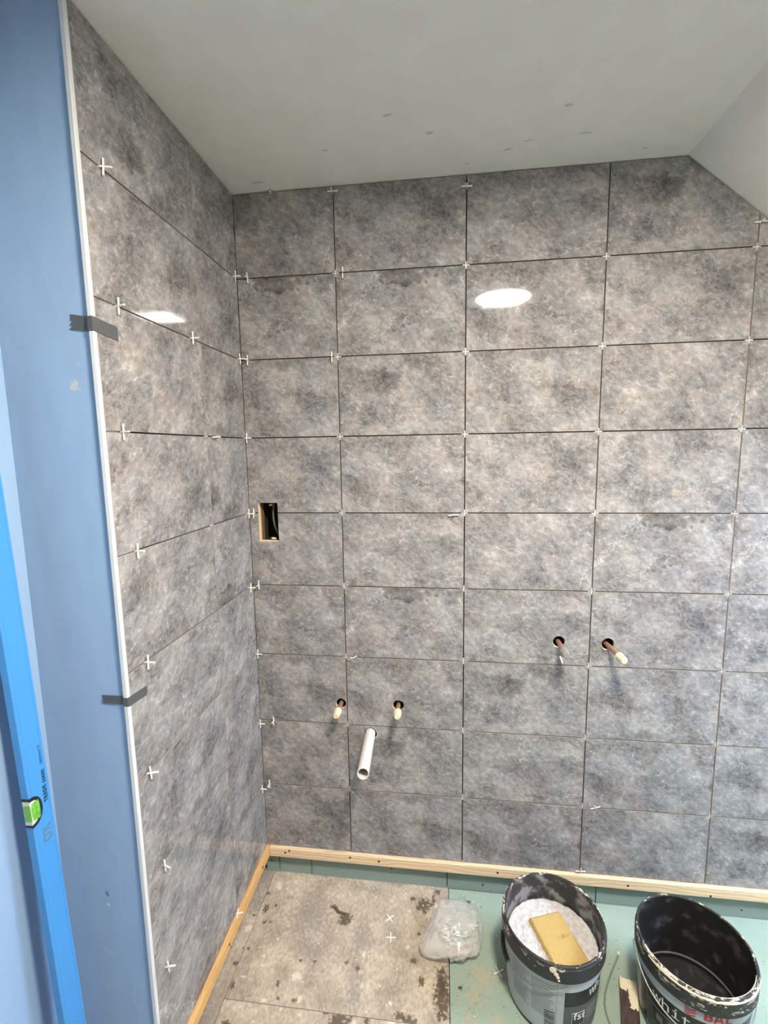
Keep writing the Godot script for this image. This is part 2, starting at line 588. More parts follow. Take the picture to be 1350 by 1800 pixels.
func slab(called: String, lo: Vector3, hi: Vector3, m: Material) -> Node3D:
	var o := struct_node(called)
	var st := begin()
	box(st, lo, hi, 0.0005)
	part("body", st, m, o)
	return o


func build_shell() -> void:
	# back wall: board with the holes for the pipes and the socket cut right through its face
	var wall := CSGCombiner3D.new()
	wall.name = "wall_back"
	wall.set_meta("kind", "structure")
	add_child(wall)
	var body := CSGBox3D.new()
	body.name = "board"
	body.size = Vector3(3.7, 2.7, 0.13)
	body.position = Vector3(1.45, 1.25, -0.022 - 0.065)
	body.material = M.adhesive
	wall.add_child(body)
	var cut := CSGBox3D.new()
	cut.name = "socket_recess"
	cut.operation = CSGShape3D.OPERATION_SUBTRACTION
	cut.size = Vector3(0.071, 0.136, 0.1)
	cut.position = Vector3(0.0655, 1.350, -0.06)
	cut.material = mat(Color(0.12, 0.11, 0.10), 0.9)
	wall.add_child(cut)
	for p in pipe_spots():
		var c := CSGCylinder3D.new()
		c.name = "pipe_hole"
		c.operation = CSGShape3D.OPERATION_SUBTRACTION
		c.radius = p[2]
		c.height = 0.12
		c.sides = 28
		c.position = Vector3(p[0], p[1], -0.06)
		c.rotation_degrees.x = 90.0
		c.material = mat(Color(0.17, 0.13, 0.11), 0.9)
		wall.add_child(c)
	# green board that shows under the batten, in pieces with open seams
	var seams := [-0.012, 0.039, 0.165, 0.672, 1.189, 1.95, 3.0]
	for k in seams.size() - 1:
		var st := begin()
		box(st, Vector3(seams[k] + 0.0012, -0.004, -0.022), Vector3(seams[k + 1] - 0.0012, 0.1, -0.012 - 0.0015 * (k % 2)), 0.0015)
		part("plasterboard_strip", st, M.green, wall)
	for q in [[0.009, 0.045], [0.8, 0.026], [0.469, 0.058], [1.66, 0.026], [0.95, 0.06]]:
		var st := begin()
		lathe(st, [Vector2(0.0, 0.0006), Vector2(0.0030, 0.0006), Vector2(0.0038, -0.0006)], 10, Transform3D(Basis(Vector3.RIGHT, PI / 2), Vector3(q[0], q[1], -0.0122)))
		part("screw_head", st, M.screw, wall)

	# tiled return wall at the left
	var left := struct_node("wall_left")
	var s := begin()
	box(s, Vector3(RETURN_X, 0.086, -0.15), Vector3(-0.0085, 2.45, 0.655), 0.0005)
	box(s, Vector3(RETURN_X, -0.01, -0.15), Vector3(-0.035, 0.087, 0.655), 0.0005)
	part("core", s, M.adhesive, left)
	# blue board: the end of that wall and the wall that runs on towards the viewer
	var ret := struct_node("wall_return")
	s = begin()
	quad(s, Vector3(RETURN_X, 0, 0.667), Vector3(-0.0085, 0, 0.667), Vector3(-0.0085, CEIL + 0.04, 0.667), Vector3(RETURN_X, CEIL + 0.04, 0.667), [Vector2((RETURN_X + 0.21) / 0.21, 1), Vector2((-0.0085 + 0.21) / 0.21, 1), Vector2((-0.0085 + 0.21) / 0.21, (2.4 - CEIL) / 2.4), Vector2((RETURN_X + 0.21) / 0.21, (2.4 - CEIL) / 2.4)])
	quad(s, Vector3(-0.0085, 0, 0.667), Vector3(-0.0085, 0, 0.655), Vector3(-0.0085, CEIL, 0.655), Vector3(-0.0085, CEIL, 0.667), [Vector2(0.9, 1), Vector2(0.95, 1), Vector2(0.95, 0), Vector2(0.9, 0)])
	quad(s, Vector3(-0.0085, 0, 0.655), Vector3(RETURN_X, 0, 0.655), Vector3(RETURN_X, CEIL, 0.655), Vector3(-0.0085, CEIL, 0.655))
	part("plasterboard", s, M.blue_marked, ret)
	slab("wall_side", Vector3(RETURN_X - 0.12, -0.05, 0.655), Vector3(RETURN_X, 2.45, BACK_Z + 0.1), M.blue)
	slab("wall_front", Vector3(RETURN_X - 0.1, -0.05, BACK_Z), Vector3(3.15, 2.5, BACK_Z + 0.1), M.plaster)
	slab("wall_right", Vector3(KNEE_X, -0.05, -0.1), Vector3(KNEE_X + 0.1, 1.6, BACK_Z + 0.05), M.plaster)

	# flat ceiling
	var ceiling := struct_node("ceiling")
	s = begin()
	box(s, Vector3(-0.4, CEIL + 0.02, -0.15), Vector3(-0.0095, CEIL + 0.1, BACK_Z + 0.1), 0.0005, 0, Vector2(1.0 / 1.4, 1.0 / 0.7))
	box(s, Vector3(-0.0095, CEIL, -0.15), Vector3(SLOPE_X + 0.02, CEIL + 0.1, BACK_Z + 0.1), 0.0005, 0, Vector2(1.0 / 1.4, 1.0 / 0.7))
	part("plaster_skim", s, M.ceiling, ceiling)

	# sloped ceiling with the roof window opening: u runs down the slope, w along z
	var ang := atan(SLOPE_K)
	var slope := struct_node("ceiling_slope")
	var xf := Transform3D(Basis(Vector3(cos(ang), -sin(ang), 0), Vector3(sin(ang), cos(ang), 0), Vector3(0, 0, 1)), Vector3(SLOPE_X, CEIL, 0))
	s = begin()
	var L := (KNEE_X + 0.1 - SLOPE_X) / cos(ang)
	var wu := [1.12, 1.83]
	var wz := [0.16, 0.90]
	for q in [[-0.01, wu[0], -0.15, BACK_Z + 0.1], [wu[1], L, -0.15, BACK_Z + 0.1], [wu[0], wu[1], -0.15, wz[0]], [wu[0], wu[1], wz[1], BACK_Z + 0.1]]:
		box(s, Vector3(q[0], 0, q[2]), Vector3(q[1], 0.14, q[3]), 0.0002, 0, Vector2(1.0 / 1.4, 1.0 / 0.7), Vector2(0.4, 0.62), xf)
	part("plaster_skim", s, M.ceiling, slope)
	var win := struct_node("window_1")
	s = begin()
	for q in [[wu[0], wu[0] + 0.05, wz[0], wz[1]], [wu[1] - 0.05, wu[1], wz[0], wz[1]], [wu[0] + 0.05, wu[1] - 0.05, wz[0], wz[0] + 0.05], [wu[0] + 0.05, wu[1] - 0.05, wz[1] - 0.05, wz[1]]]:
		box(s, Vector3(q[0], 0.08, q[2]), Vector3(q[1], 0.13, q[3]), 0.003, 0, Vector2.ONE, Vector2.ZERO, xf)
	part("frame", s, M.trim, win)
	var glass := mat(Color(1, 1, 1, 0.04), 0.02)
	glass.transparency = BaseMaterial3D.TRANSPARENCY_ALPHA
	s = begin()
	box(s, Vector3(wu[0] + 0.045, 0.102, wz[0] + 0.045), Vector3(wu[1] - 0.045, 0.106, wz[1] - 0.045), 0.0002, 0, Vector2.ONE, Vector2.ZERO, xf)
	part("pane", s, glass, win)

	# white edge trim on the outer corner of the tiled return
	var trim := struct_node("trim_1")
	s = begin()
	box(s, Vector3(-0.0095, 0.0, 0.665), Vector3(0.0005, CEIL - 0.0005, TRIM_Z), 0.0012)
	box(s, Vector3(-0.0065, 0.0, 0.60), Vector3(-0.0055, CEIL - 0.002, 0.668), 0.0002)
	part("profile", s, M.trim, trim)


func pipe_spots() -> Array:   # x, y, hole radius
	return [[1.032, 0.960, 0.0190], [1.184, 0.957, 0.0195], [0.300, 0.705, 0.0180], [0.503, 0.709, 0.0190], [0.4035, 0.597, 0.0225]]


func row_span(r: int) -> Vector2:   # bottom and top of tile row r, 0 the topmost
	var top := CEIL - 0.003 if r == 0 else ROW1 - (r - 1) * TH - JOINT / 2
	var bottom := TILE_BOTTOM if r == 8 else ROW1 - r * TH + JOINT / 2
	return Vector2(bottom, top)


# A tile from its outline in wall coordinates: glazed face, small bevel, pale biscuit edges. hole: Vector3(x, y, radius) or null.
func tile_mesh(poly: PackedVector2Array, origin: Vector2, flip: bool, place: Callable, hole = null) -> ArrayMesh:
	if Geometry2D.is_polygon_clockwise(poly):
		poly.reverse()
	if Geometry2D.is_polygon_clockwise(poly):
		pass
	var n := poly.size()
	var bev := 0.0003
	var inner := PackedVector2Array()
	var area := 0.0
	for i in n:
		area += poly[i].cross(poly[(i + 1) % n])
	if area < 0.0:
		poly.reverse()
	for i in n:
		var a := poly[(i + n - 1) % n]
		var b := poly[i]
		var c := poly[(i + 1) % n]
		var e1 := (b - a).normalized()
		var e2 := (c - b).normalized()
		var n1 := Vector2(-e1.y, e1.x)
		var n2 := Vector2(-e2.y, e2.x)
		inner.append(b + (n1 + n2) / (1.0 + n1.dot(n2)) * bev)
	var uv := func(p: Vector2) -> Vector2:
		var q := (p - origin) / Vector2(0.4, 0.25)
		return Vector2(1.0 - q.x, q.y) if flip else Vector2(q.x, 1.0 - q.y)
	var nrm: Vector3 = place.call(Vector2.ZERO, 1.0) - place.call(Vector2.ZERO, 0.0)
	var face := begin()
	var put := func(a: Vector2, b: Vector2, c: Vector2) -> void:
		var pa: Vector3 = place.call(a, 0.0)
		var pb: Vector3 = place.call(b, 0.0)
		var pc: Vector3 = place.call(c, 0.0)
		if (pb - pa).cross(pc - pa).dot(nrm) > 0.0:
			tri(face, pa, pb, pc, nrm, uv.call(a), uv.call(b), uv.call(c))
		else:
			tri(face, pa, pc, pb, nrm, uv.call(a), uv.call(c), uv.call(b))
	var edge := begin()
	var wallq := func(a: Vector2, b: Vector2, za: float, a2: Vector2, b2: Vector2, zb: float, st: SurfaceTool, out: Vector2) -> void:
		var p := [place.call(a, za), place.call(b, za), place.call(b2, zb), place.call(a2, zb)]
		var o: Vector3 = place.call(out, 0.2) - place.call(Vector2.ZERO, 0.0)
		if ((p[1] - p[0]) as Vector3).cross(p[2] - p[0]).dot(o) < 0.0:
			p.reverse()
			quad(st, p[0], p[1], p[2], p[3], [uv.call(a2), uv.call(b2), uv.call(b), uv.call(a)])
		else:
			quad(st, p[0], p[1], p[2], p[3], [uv.call(a), uv.call(b), uv.call(b2), uv.call(a2)])
	for i in n:
		var j := (i + 1) % n
		var e := (poly[j] - poly[i]).normalized()
		var out := Vector2(e.y, -e.x)
		wallq.call(inner[i], inner[j], 0.0, poly[i], poly[j], -bev, edge, out)
		wallq.call(poly[i], poly[j], -bev, poly[i], poly[j], -0.008, edge, out)
	if hole == null:
		var ids := Geometry2D.triangulate_polygon(inner)
		for k in range(0, ids.size(), 3):
			put.call(inner[ids[k]], inner[ids[k + 1]], inner[ids[k + 2]])
	else:
		var c := Vector2(hole.x, hole.y)
		var lo := inner[0]
		var hi := inner[0]
		for p in inner:
			lo = lo.min(p)
			hi = hi.max(p)
		var angs := []
		for k in 32:
			angs.append(TAU * k / 32.0)
		for p in inner:
			angs.append(fposmod((p - c).angle(), TAU))
		angs.sort()
		var jag := noise(int(hole.x * 1000), 60.0, 2)
		var ring := []
		var rim := []
		for a in angs:
			var d := Vector2(cos(a), sin(a))
			var t := 1e9
			if absf(d.x) > 1e-6:
				t = minf(t, ((hi.x if d.x > 0 else lo.x) - c.x) / d.x)
			if absf(d.y) > 1e-6:
				t = minf(t, ((hi.y if d.y > 0 else lo.y) - c.y) / d.y)
			rim.append(c + d * t)
			ring.append(c + d * minf(hole.z * (1.0 + 0.05 * jag.get_noise_2d(d.x * 0.03, d.y * 0.03)), t * 0.97))
		for k in angs.size():
			var k2 := (k + 1) % angs.size()
			if (rim[k] - rim[k2]).length() < 1e-7:
				continue
			put.call(ring[k], rim[k], rim[k2])
			put.call(ring[k], rim[k2], ring[k2])
			wallq.call(ring[k], ring[k2], 0.0, ring[k], ring[k2], -0.009, edge, c - ring[k])
	var mesh := face.commit()
	edge.commit(mesh)
	return mesh


func add_tile(mesh: ArrayMesh, design: int, parent: Node3D) -> void:
	mesh.surface_set_material(0, M.tile[design])
	mesh.surface_set_material(1, M.biscuit)
	var o := MeshInstance3D.new()
	o.mesh = mesh
	o.name = "tile"
	parent.add_child(o, true)


func rect(x0: float, y0: float, x1: float, y1: float) -> PackedVector2Array:
	return PackedVector2Array([Vector2(x0, y0), Vector2(x1, y0), Vector2(x1, y1), Vector2(x0, y1)])


func build_tiles() -> void:
	var back := get_node("wall_back")
	# design per row and column, read off the photograph's repeats
	var plan := [
		[2, 3, 1, 5, 4, 6], [0, 0, 4, 3, 2, 1], [6, 5, 6, 2, 0, 4], [3, 4, 3, 8, 6, 0], [7, 1, 2, 0, 0, 3],
		[4, 0, 1, 3, 5, 2], [6, 4, 5, 6, 3, 1], [2, 5, 1, 4, 6, 0], [3, 6, 4, 2, 5, 4]]
	var gap := 0.003
	var room := PackedVector2Array([Vector2(-0.1, 0), Vector2(KNEE_X - 0.003, 0), Vector2(KNEE_X - 0.003, CEIL - (KNEE_X - SLOPE_X) * SLOPE_K - gap), Vector2(SLOPE_X - 0.001, CEIL - gap), Vector2(-0.1, CEIL - gap)])
	for r in 9:
		var ys := row_span(r)
		for c in 6:
			var x0: float = COLS[c] + (0.0012 if c == 0 else JOINT / 2)
			var x1: float = COLS[c + 1] - JOINT / 2
			var jit := Vector3(rng.randf_range(-1, 1), rng.randf_range(-1, 1), rng.randf_range(-1, 1))
			var poly := rect(x0, ys.x, x1, ys.y)
			var origin := Vector2(x1 - 0.4 if c == 0 else x0, (ys.x if r > 0 else ROW1 + JOINT / 2))
			if r <= 5 and c >= 3:
				var cutp := Geometry2D.intersect_polygons(poly, room)
				if cutp.is_empty():
					continue
				poly = cutp[0]
			if c == 0 and (r == 4 or r == 5 or r == 3):
				var left_over := Geometry2D.clip_polygons(poly, rect(0.030, 1.283, 0.1005, 1.418))
				poly = left_over[0]
			var hole = null
			for p in pipe_spots():
				if p[0] > x0 and p[0] < x1 and p[1] > ys.x and p[1] < ys.y:
					hole = Vector3(p[0], p[1], p[2])
			# tiles sit a fraction of a millimetre proud or shy of each other
			var mid := Vector2((x0 + x1) / 2, (ys.x + ys.y) / 2)
			var place := func(p: Vector2, z: float) -> Vector3:
				return Vector3(p.x, p.y, z + 0.0004 * jit.z + (p.x - mid.x) * 0.0012 * jit.x + (p.y - mid.y) * 0.0012 * jit.y)
			add_tile(tile_mesh(poly, origin, (r * 7 + c * 3) % 5 == 1 and plan[r][c] > 3 and plan[r][c] < 7, place, hole), plan[r][c], back)
	var left := get_node("wall_left")
	var lplan := [[4, 5], [3, 6], [6, 2], [5, 3], [0, 4], [2, 1], [4, 6], [6, 3], [5, 0]]
	for r in 9:
		var ys := row_span(r)
		for c in 2:
			var z0 := 0.0006 if c == 0 else 0.2621 + JOINT / 2
			var z1 := 0.2621 - JOINT / 2 if c == 0 else 0.6645
			var jit := Vector3(rng.randf_range(-1, 1), rng.randf_range(-1, 1), rng.randf_range(-1, 1))
			var mid := Vector2((z0 + z1) / 2, (ys.x + ys.y) / 2)
			var place := func(p: Vector2, z: float) -> Vector3:
				return Vector3(z + 0.0004 * jit.z + (p.x - mid.x) * 0.0016 * jit.x + (p.y - mid.y) * 0.0016 * jit.y, p.y, p.x)
			add_tile(tile_mesh(rect(z0, ys.x, z1, ys.y), Vector2(z0, ys.x if r > 0 else ROW1 + JOINT / 2), true, place), lplan[r][c], left)


func build_timber() -> void:
	var b := thing("timber_batten", "long pale softwood batten screwed across the back wall under the bottom tiles", "batten", Vector3(0.0135, 0.087, -0.012))
	var st := begin()
	box(st, Vector3(0, 0, 0), Vector3(2.98, 0.0355, 0.025), 0.0015, 0, Vector2(1.4, 8.0))
	part("timber", st, M.timber, b)
	for q in [[0.090, 0.1165], [0.074, 0.107], [0.320, 0.112], [0.426, 0.107], [0.848, 0.106], [1.283, 0.103], [1.545, 0.093]]:
		st = begin()
		lathe(st, [Vector2(0.0, 0.0002), Vector2(0.0022, 0.0002), Vector2(0.0036, 0.0008), Vector2(0.0040, -0.0004)], 10, Transform3D(Basis(Vector3.RIGHT, PI / 2), Vector3(q[0] - 0.0135, q[1] - 0.087, 0.0252)))
		part("screw", st, M.screw, b)
	b = thing("timber_batten", "short yellowish softwood batten along the foot of the tiled left wall", "batten", Vector3(-0.012, 0.087, -0.0105))
	st = begin()
	box(st, Vector3(0, 0, 0), Vector3(0.025, 0.0355, 0.665), 0.0015, 2, Vector2(1.4, 8.0), Vector2(0.3, 0.2))
	part("timber", st, M.timber_side, b)
	for q in [0.09, 0.36, 0.58]:
		st = begin()
		lathe(st, [Vector2(0.0, 0.0002), Vector2(0.0022, 0.0002), Vector2(0.0036, 0.0008), Vector2(0.0040, -0.0004)], 10, Transform3D(Basis(Vector3.BACK, -PI / 2), Vector3(0.0252, 0.018, q)))
		part("screw", st, M.screw, b)


func build_floor() -> void:
	var f := struct_node("floor")
	var st := begin()
	box(st, Vector3(-0.35, -0.12, -0.15), Vector3(3.15, -0.018, BACK_Z + 0.1), 0.0005)
	part("joists", st, mat(Color(0.2, 0.17, 0.14), 0.9), f)
	var k := Vector2(1.0 / 0.68, 1.0 / 0.46)
	var strip := mat(Color(1.0, 1.0, 1.0), 0.85)
	strip.albedo_texture = M.floor.albedo_texture
	for q in [[-0.034, 0.0195, -0.03, 0.66, 0.30, 0.27], [0.021, 0.676, -0.03, 0.4125, 0.0, 0.0], [0.021, 0.676, 0.414, 1.6, 0.33, 0.2], [-0.21, 0.0195, 0.662, 1.6, 0.2, 0.6], [-0.21, 0.676, 1.602, BACK_Z + 0.02, 0.5, 0.1]]:
		st = begin()
		box(st, Vector3(q[0], -0.018, q[2]), Vector3(q[1], 0.0, q[3]), 0.0006, 0, k, Vector2(q[4], q[5]))
		part("floor_board", st, M.floor, f)
	k = Vector2(1.0 / 1.2, 1.0 / 0.6)
	for q in [[0.678, 1.878, -0.010, 1.2], [1.880, 3.0, -0.010, 1.2], [0.678, 3.0, 1.202, BACK_Z + 0.02]]:
		st = begin()
		box(st, Vector3(q[0], -0.018, q[2]), Vector3(q[1], 0.0012, q[3]), 0.001, 0, k, Vector2(-0.678 / 1.2, 0.0))
		part("green_board", st, M.green_floor, f)


# ---------------------------------------------------------------- pipes and socket

func copper_stub(label: String, base: Vector3, tip: Vector3, cap: Material, rings: int) -> void:
	var t := thing("pipe_stub", label, "pipe", base, "capped copper pipe tails")
	var d := (tip - base).normalized()
	var side := d.cross(Vector3.UP).normalized()
	var xf := Transform3D(Basis(side, d, side.cross(d)), Vector3.ZERO)
	var L := (tip - base).length()
	var st := begin()
	var inx := Transform3D(xf.basis, -d * 0.055)
	lathe(st, [Vector2(0.0, 0.0), Vector2(0.0075, 0.0), Vector2(0.0075, L + 0.02), Vector2(0.0, L + 0.02)], 20, inx)
	part("copper_pipe", st, M.copper, t)
	st = begin()
	var c := L - 0.040
	var prof := [Vector2(0.0076, c), Vector2(0.0112, c + 0.0008), Vector2(0.0122, c + 0.003)]
	for k in rings:
		var y := c + 0.006 + 0.022 * k / rings
		prof.append_array([Vector2(0.0126, y), Vector2(0.0132, y + 0.0012), Vector2(0.0132, y + 0.0030), Vector2(0.0124, y + 0.0042)])
	prof.append_array([Vector2(0.0116, c + 0.030), Vector2(0.0104, c + 0.036), Vector2(0.0085, c + 0.0390), Vector2(0.0062, c + 0.0398), Vector2(0.0058, c + 0.0390), Vector2(0.0, c + 0.0390)])
	lathe(st, prof, 24, xf)
	part("push_fit_cap", st, cap, t)


func build_pipes() -> void:
	var wall := get_node("wall_back")
	var jag := noise(501, 0.9, 2)
	for q in [[1.032, 0.960, 0.0190, 170.0, 275.0, 0.0042], [1.184, 0.957, 0.0195, 175.0, 265.0, 0.0036], [0.300, 0.705, 0.0180, 120.0, 330.0, 0.0022], [0.503, 0.709, 0.0190, 130.0, 300.0, 0.0032], [0.4035, 0.597, 0.0225, -60.0, 40.0, 0.0022]]:
		var rows := []
		for k in 19:   # where the drill chipped the glaze the pale body shows
			var a := deg_to_rad(lerpf(q[3], q[4], k / 18.0))
			var w: float = q[5] * (0.65 + 0.5 * jag.get_noise_2d(k * 0.9, q[0] * 50.0)) * sin(PI * k / 18.0)
			var row := []
			for p in [[q[2] * 0.97, -0.004], [q[2], 0.0008], [q[2] + w, 0.0012], [q[2] + w * 1.05, -0.0004]]:
				row.append(Vector3(q[0] + cos(a) * p[0], q[1] + sin(a) * p[0], p[1]))
			rows.append(row)
		var cs := begin()
		sheet(cs, rows)
		part("chipped_edge", cs, M.cream, wall)
	copper_stub("copper pipe tail with dull grey cap, left one of the higher right-hand pair", Vector3(1.032, 0.956, -0.004), Vector3(1.031, 0.957, 0.100), M.grey_plastic, 2)
	copper_stub("copper pipe tail with cream cap, right one of the higher right-hand pair", Vector3(1.184, 0.953, -0.004), Vector3(1.196, 0.951, 0.112), M.cream_plastic, 1)
	copper_stub("copper pipe tail with cream ribbed cap, left of the lower pair by the upright joint", Vector3(0.300, 0.703, -0.004), Vector3(0.299, 0.702, 0.078), M.cream_plastic, 3)
	copper_stub("copper pipe tail with cream ribbed cap, above and right of the white waste pipe", Vector3(0.503, 0.707, -0.004), Vector3(0.506, 0.711, 0.078), M.cream_plastic, 3)
	var base := Vector3(0.4022, 0.598, 0.0)
	var tip := Vector3(0.419, 0.628, 0.25)
	var t := thing("waste_pipe", "open white plastic waste pipe stub sticking out of the back wall", "pipe", base)
	var d := (tip - base).normalized()
	var side := d.cross(Vector3.UP).normalized()
	var xf := Transform3D(Basis(side, d, side.cross(d)), -d * 0.06)
	var L := (tip - base).length() + 0.06
	var st := begin()
	lathe(st, [Vector2(0.0160, 0.0), Vector2(0.0180, 0.0), Vector2(0.0180, L - 0.0006), Vector2(0.0174, L), Vector2(0.0161, L), Vector2(0.0157, L - 0.0006), Vector2(0.0157, 0.0)], 40, xf)
	part("tube", st, M.pvc, t)


func build_socket() -> void:
	# timber at the left of the recess, pale plaster at its cut edge, and the cable
	var t := thing("cable", "grey electric cable hanging loose inside the rectangular socket hole", "cable", Vector3(0.068, 1.420, -0.06))
	var st := begin()
	var pts := []
	for k in 17:
		var s := k / 16.0
		pts.append(Vector3(-0.0005 + 0.030 * pow(s, 3.2), -0.137 * s * (1.0 if s < 0.9 else 1.0), 0.022 * sin(s * 2.4)))
	tube(st, pts, 0.0037, 10)
	part("sheath", st, mat(Color(0.40, 0.39, 0.38), 0.5), t)
	var wall := get_node("wall_back")
	st = begin()
	box(st, Vector3(0.0305, 1.280, -0.046), Vector3(0.0345, 1.420, -0.023), 0.001, 1, Vector2(3, 8))
	var stud := mat(Color(0.55, 0.47, 0.39), 0.8)
	stud.albedo_texture = M.timber.albedo_texture
	part("stud_edge", st, stud, wall)
	st = begin()
	box(st, Vector3(0.0302, 1.2825, -0.022), Vector3(0.0322, 1.4185, -0.0045), 0.0008)
	box(st, Vector3(0.0302, 1.2825, -0.022), Vector3(0.1003, 1.2858, -0.0042), 0.0008)
	box(st, Vector3(0.0302, 1.4165, -0.022), Vector3(0.1003, 1.4185, -0.0042), 0.0006)
	part("plaster_edge", st, mat(Color(0.82, 0.74, 0.62), 0.9), wall)
	for q in [[0.070, 1.408, 0.011, 0.006, 0.3], [0.076, 1.292, 0.016, 0.006, -0.1]]:
		st = begin()
		box(st, Vector3(-q[2] / 2, -q[3] / 2, -0.003), Vector3(q[2] / 2, q[3] / 2, 0.003), 0.001, 0, Vector2.ONE, Vector2.ZERO, Transform3D(Basis(Vector3.BACK, q[4]), Vector3(q[0], q[1], -0.018)))
		part("plaster_crumb", st, M.cream, wall)


# ---------------------------------------------------------------- tile spacers

func spacer_mesh(arm := 0.0165) -> ArrayMesh:
	var st := begin()
	var w := 0.0017
	var d := 0.0016
	box(st, Vector3(-arm, -w, -d), Vector3(arm, w, d), 0.0004)
	box(st, Vector3(-w * 0.98, w * 0.9, -d * 0.98), Vector3(w * 0.98, arm, d * 0.98), 0.0004)
	box(st, Vector3(-w * 0.98, -arm, -d * 0.98), Vector3(w * 0.98, -w * 0.9, d * 0.98), 0.0004)
	return st.commit()


func spacer(mesh: Mesh, at: Vector3, basis: Basis, label: String, group: String) -> void:
	var o := part_mesh("tile_spacer", mesh, M.white_plastic, self)
	o.transform = Transform3D(basis, at)
	tag(o, label, "spacer", group)


func build_spacers() -> void:
	var m := spacer_mesh()
	var small := spacer_mesh(0.0105)
	var nth := ["first", "second", "third", "fourth", "fifth", "sixth", "seventh", "eighth"]
	# sunk flat in the crossings of the back wall
	for c in range(1, 5):
		for r in range(1, 9):
			if c == 4 and r > 8:
				continue
			var y := ROW1 - (r - 1) * TH
			spacer(small, Vector3(COLS[c], y, -0.0042), Basis(), "white spacer sunk in the back wall, %s level joint down, %s upright joint along" % [nth[r - 1], nth[c - 1]], "spacers sunk in the back wall joints")
	for r in [3, 4, 6]:
		spacer(small, Vector3(-0.0042, ROW1 - (r - 1) * TH, 0.2621), Basis(Vector3.UP, PI / 2), "white spacer sunk in the left wall's upright joint, %s level joint down" % nth[r - 1], "spacers sunk in the left wall joints")
	# pushed in edgeways so that they stick out: on the left wall the cross lies in the plane of x and y
	var out_left := [[2.140, 0.613, 1], [1.887, 0.603, 2], [1.635, 0.621, 3], [1.383, 0.608, 4], [1.130, 0.606, 5], [0.879, 0.629, 6], [0.625, 0.608, 7], [0.373, 0.627, 8]]
	for q in out_left:
		var tilt := rng.randf_range(-0.12, 0.12)
		spacer(m, Vector3(0.0055, q[0], q[1]), Basis(Vector3.RIGHT, tilt) * Basis(Vector3.UP, rng.randf_range(-0.3, 0.3)), "white cross spacer sticking out of the left wall by the trim, %s joint down" % nth[q[2] - 1], "spacers along the edge trim")
	var corner := [[2.140, 0.023, 1], [1.888, 0.022, 2], [1.635, 0.004, 3], [1.383, 0.017, 4], [1.130, 0.035, 5], [0.879, 0.006, 6], [0.620, 0.016, 7], [0.374, 0.030, 8]]
	for q in corner:
		spacer(m, Vector3(0.0055, q[0], q[1]), Basis(Vector3.RIGHT, rng.randf_range(-0.15, 0.15)), "white cross spacer on the left wall at the inner corner, %s joint down" % nth[q[2] - 1], "spacers in the inner corner")
	spacer(m, Vector3(0.0055, 1.888, 0.314), Basis(), "white cross spacer midway along the left wall, under the lamp's reflection", "loose spacers on the left wall")
	spacer(m, Vector3(0.004, 1.634, 0.222), Basis(Vector3.RIGHT, PI / 2 + 0.1), "white spacer lying along a left wall level joint, right of the upright joint", "loose spacers on the left wall")
	# on the back wall the cross lies in the plane of y and z for level joints, x and z for upright ones
	var yz := Basis(Vector3.UP, PI / 2)
	var near_corner := [[0.037, 2.139, 1], [0.023, 1.886, 2], [0.017, 1.383, 4], [0.022, 1.132, 5], [0.051, 0.627, 7], [0.023, 0.376, 8]]
	for q in near_corner:
		spacer(m, Vector3(q[0], q[1], 0.0055), Basis(Vector3.BACK, rng.randf_range(-0.06, 0.1)) * yz, "white cross spacer on the back wall beside the corner, %s joint down" % nth[q[2] - 1], "back wall spacers beside the corner")
	spacer(m, Vector3(0.346, 2.137, 0.0055), Basis(Vector3.UP, 0.3) * yz, "white cross spacer sticking out of the top level joint, right of the first upright joint", "loose spacers on the back wall")
	spacer(m, Vector3(0.304, 1.886, 0.0055), Basis(Vector3.UP, 0.1) * yz, "white cross spacer sticking out of the second level joint, left of the first upright joint", "loose spacers on the back wall")
	spacer(m, Vector3(0.690, 1.377, 0.006), Basis(Vector3.BACK, 0.08) * Basis(Vector3.RIGHT, 1.25), "white spacer sticking out mid back wall, casting a small cross shadow below", "loose spacers on the back wall")
	spacer(m, Vector3(0.347, 0.877, 0.0045), Basis(Vector3.BACK, 0.5) * Basis(Vector3.RIGHT, 0.9), "skewed white spacer on the level joint above the two short pipe tails", "loose spacers on the back wall")
	spacer(m, Vector3(1.169, 0.378, 0.004), Basis(Vector3.BACK, 0.35) * Basis(Vector3.RIGHT, 0.5), "skewed white cross spacer on the back wall low down, above the foam-filled bucket", "loose spacers on the back wall")
	var xz := Basis(Vector3.RIGHT, PI / 2)
	spacer(m, Vector3(0.322, 2.373, 0.0055), xz, "white spacer in the leftmost upright joint just under the ceiling", "spacers under the ceiling")
	spacer(m, Vector3(0.725, 2.355, 0.0055), xz, "white spacer in the second upright joint just under the ceiling", "spacers under the ceiling")
	spacer(m, Vector3(1.531, 2.201, 0.0055), Basis(Vector3.BACK, 0.05) * xz, "white spacer in the upright joint just under the sloped ceiling at the right", "spacers under the ceiling")
	spacer(m, Vector3(1.129, 0.1345, 0.006), Basis(Vector3.BACK, 0.05) * Basis(Vector3.RIGHT, 0.35), "white cross spacer resting on the long batten behind the foam-filled bucket", "loose spacers on the battens")
	spacer(m, Vector3(0.004, 0.1242, 0.270), Basis(Vector3.UP, 0.3) * xz, "white cross spacer lying on the yellowish batten under the left wall", "loose spacers on the battens")
	# on the floor
	var flat := Basis(Vector3.RIGHT, PI / 2)
	spacer(m, Vector3(0.477, 0.0020, 0.124), Basis(Vector3.UP, 0.72) * flat, "white cross spacer lying turned like an X on the bare floor, nearer the back wall", "spacers on the floor")
	spacer(m, Vector3(0.487, 0.0020, 0.188), Basis(Vector3.UP, 0.1) * flat, "white cross spacer lying upright like a plus on the bare floor, nearer the viewer", "spacers on the floor")
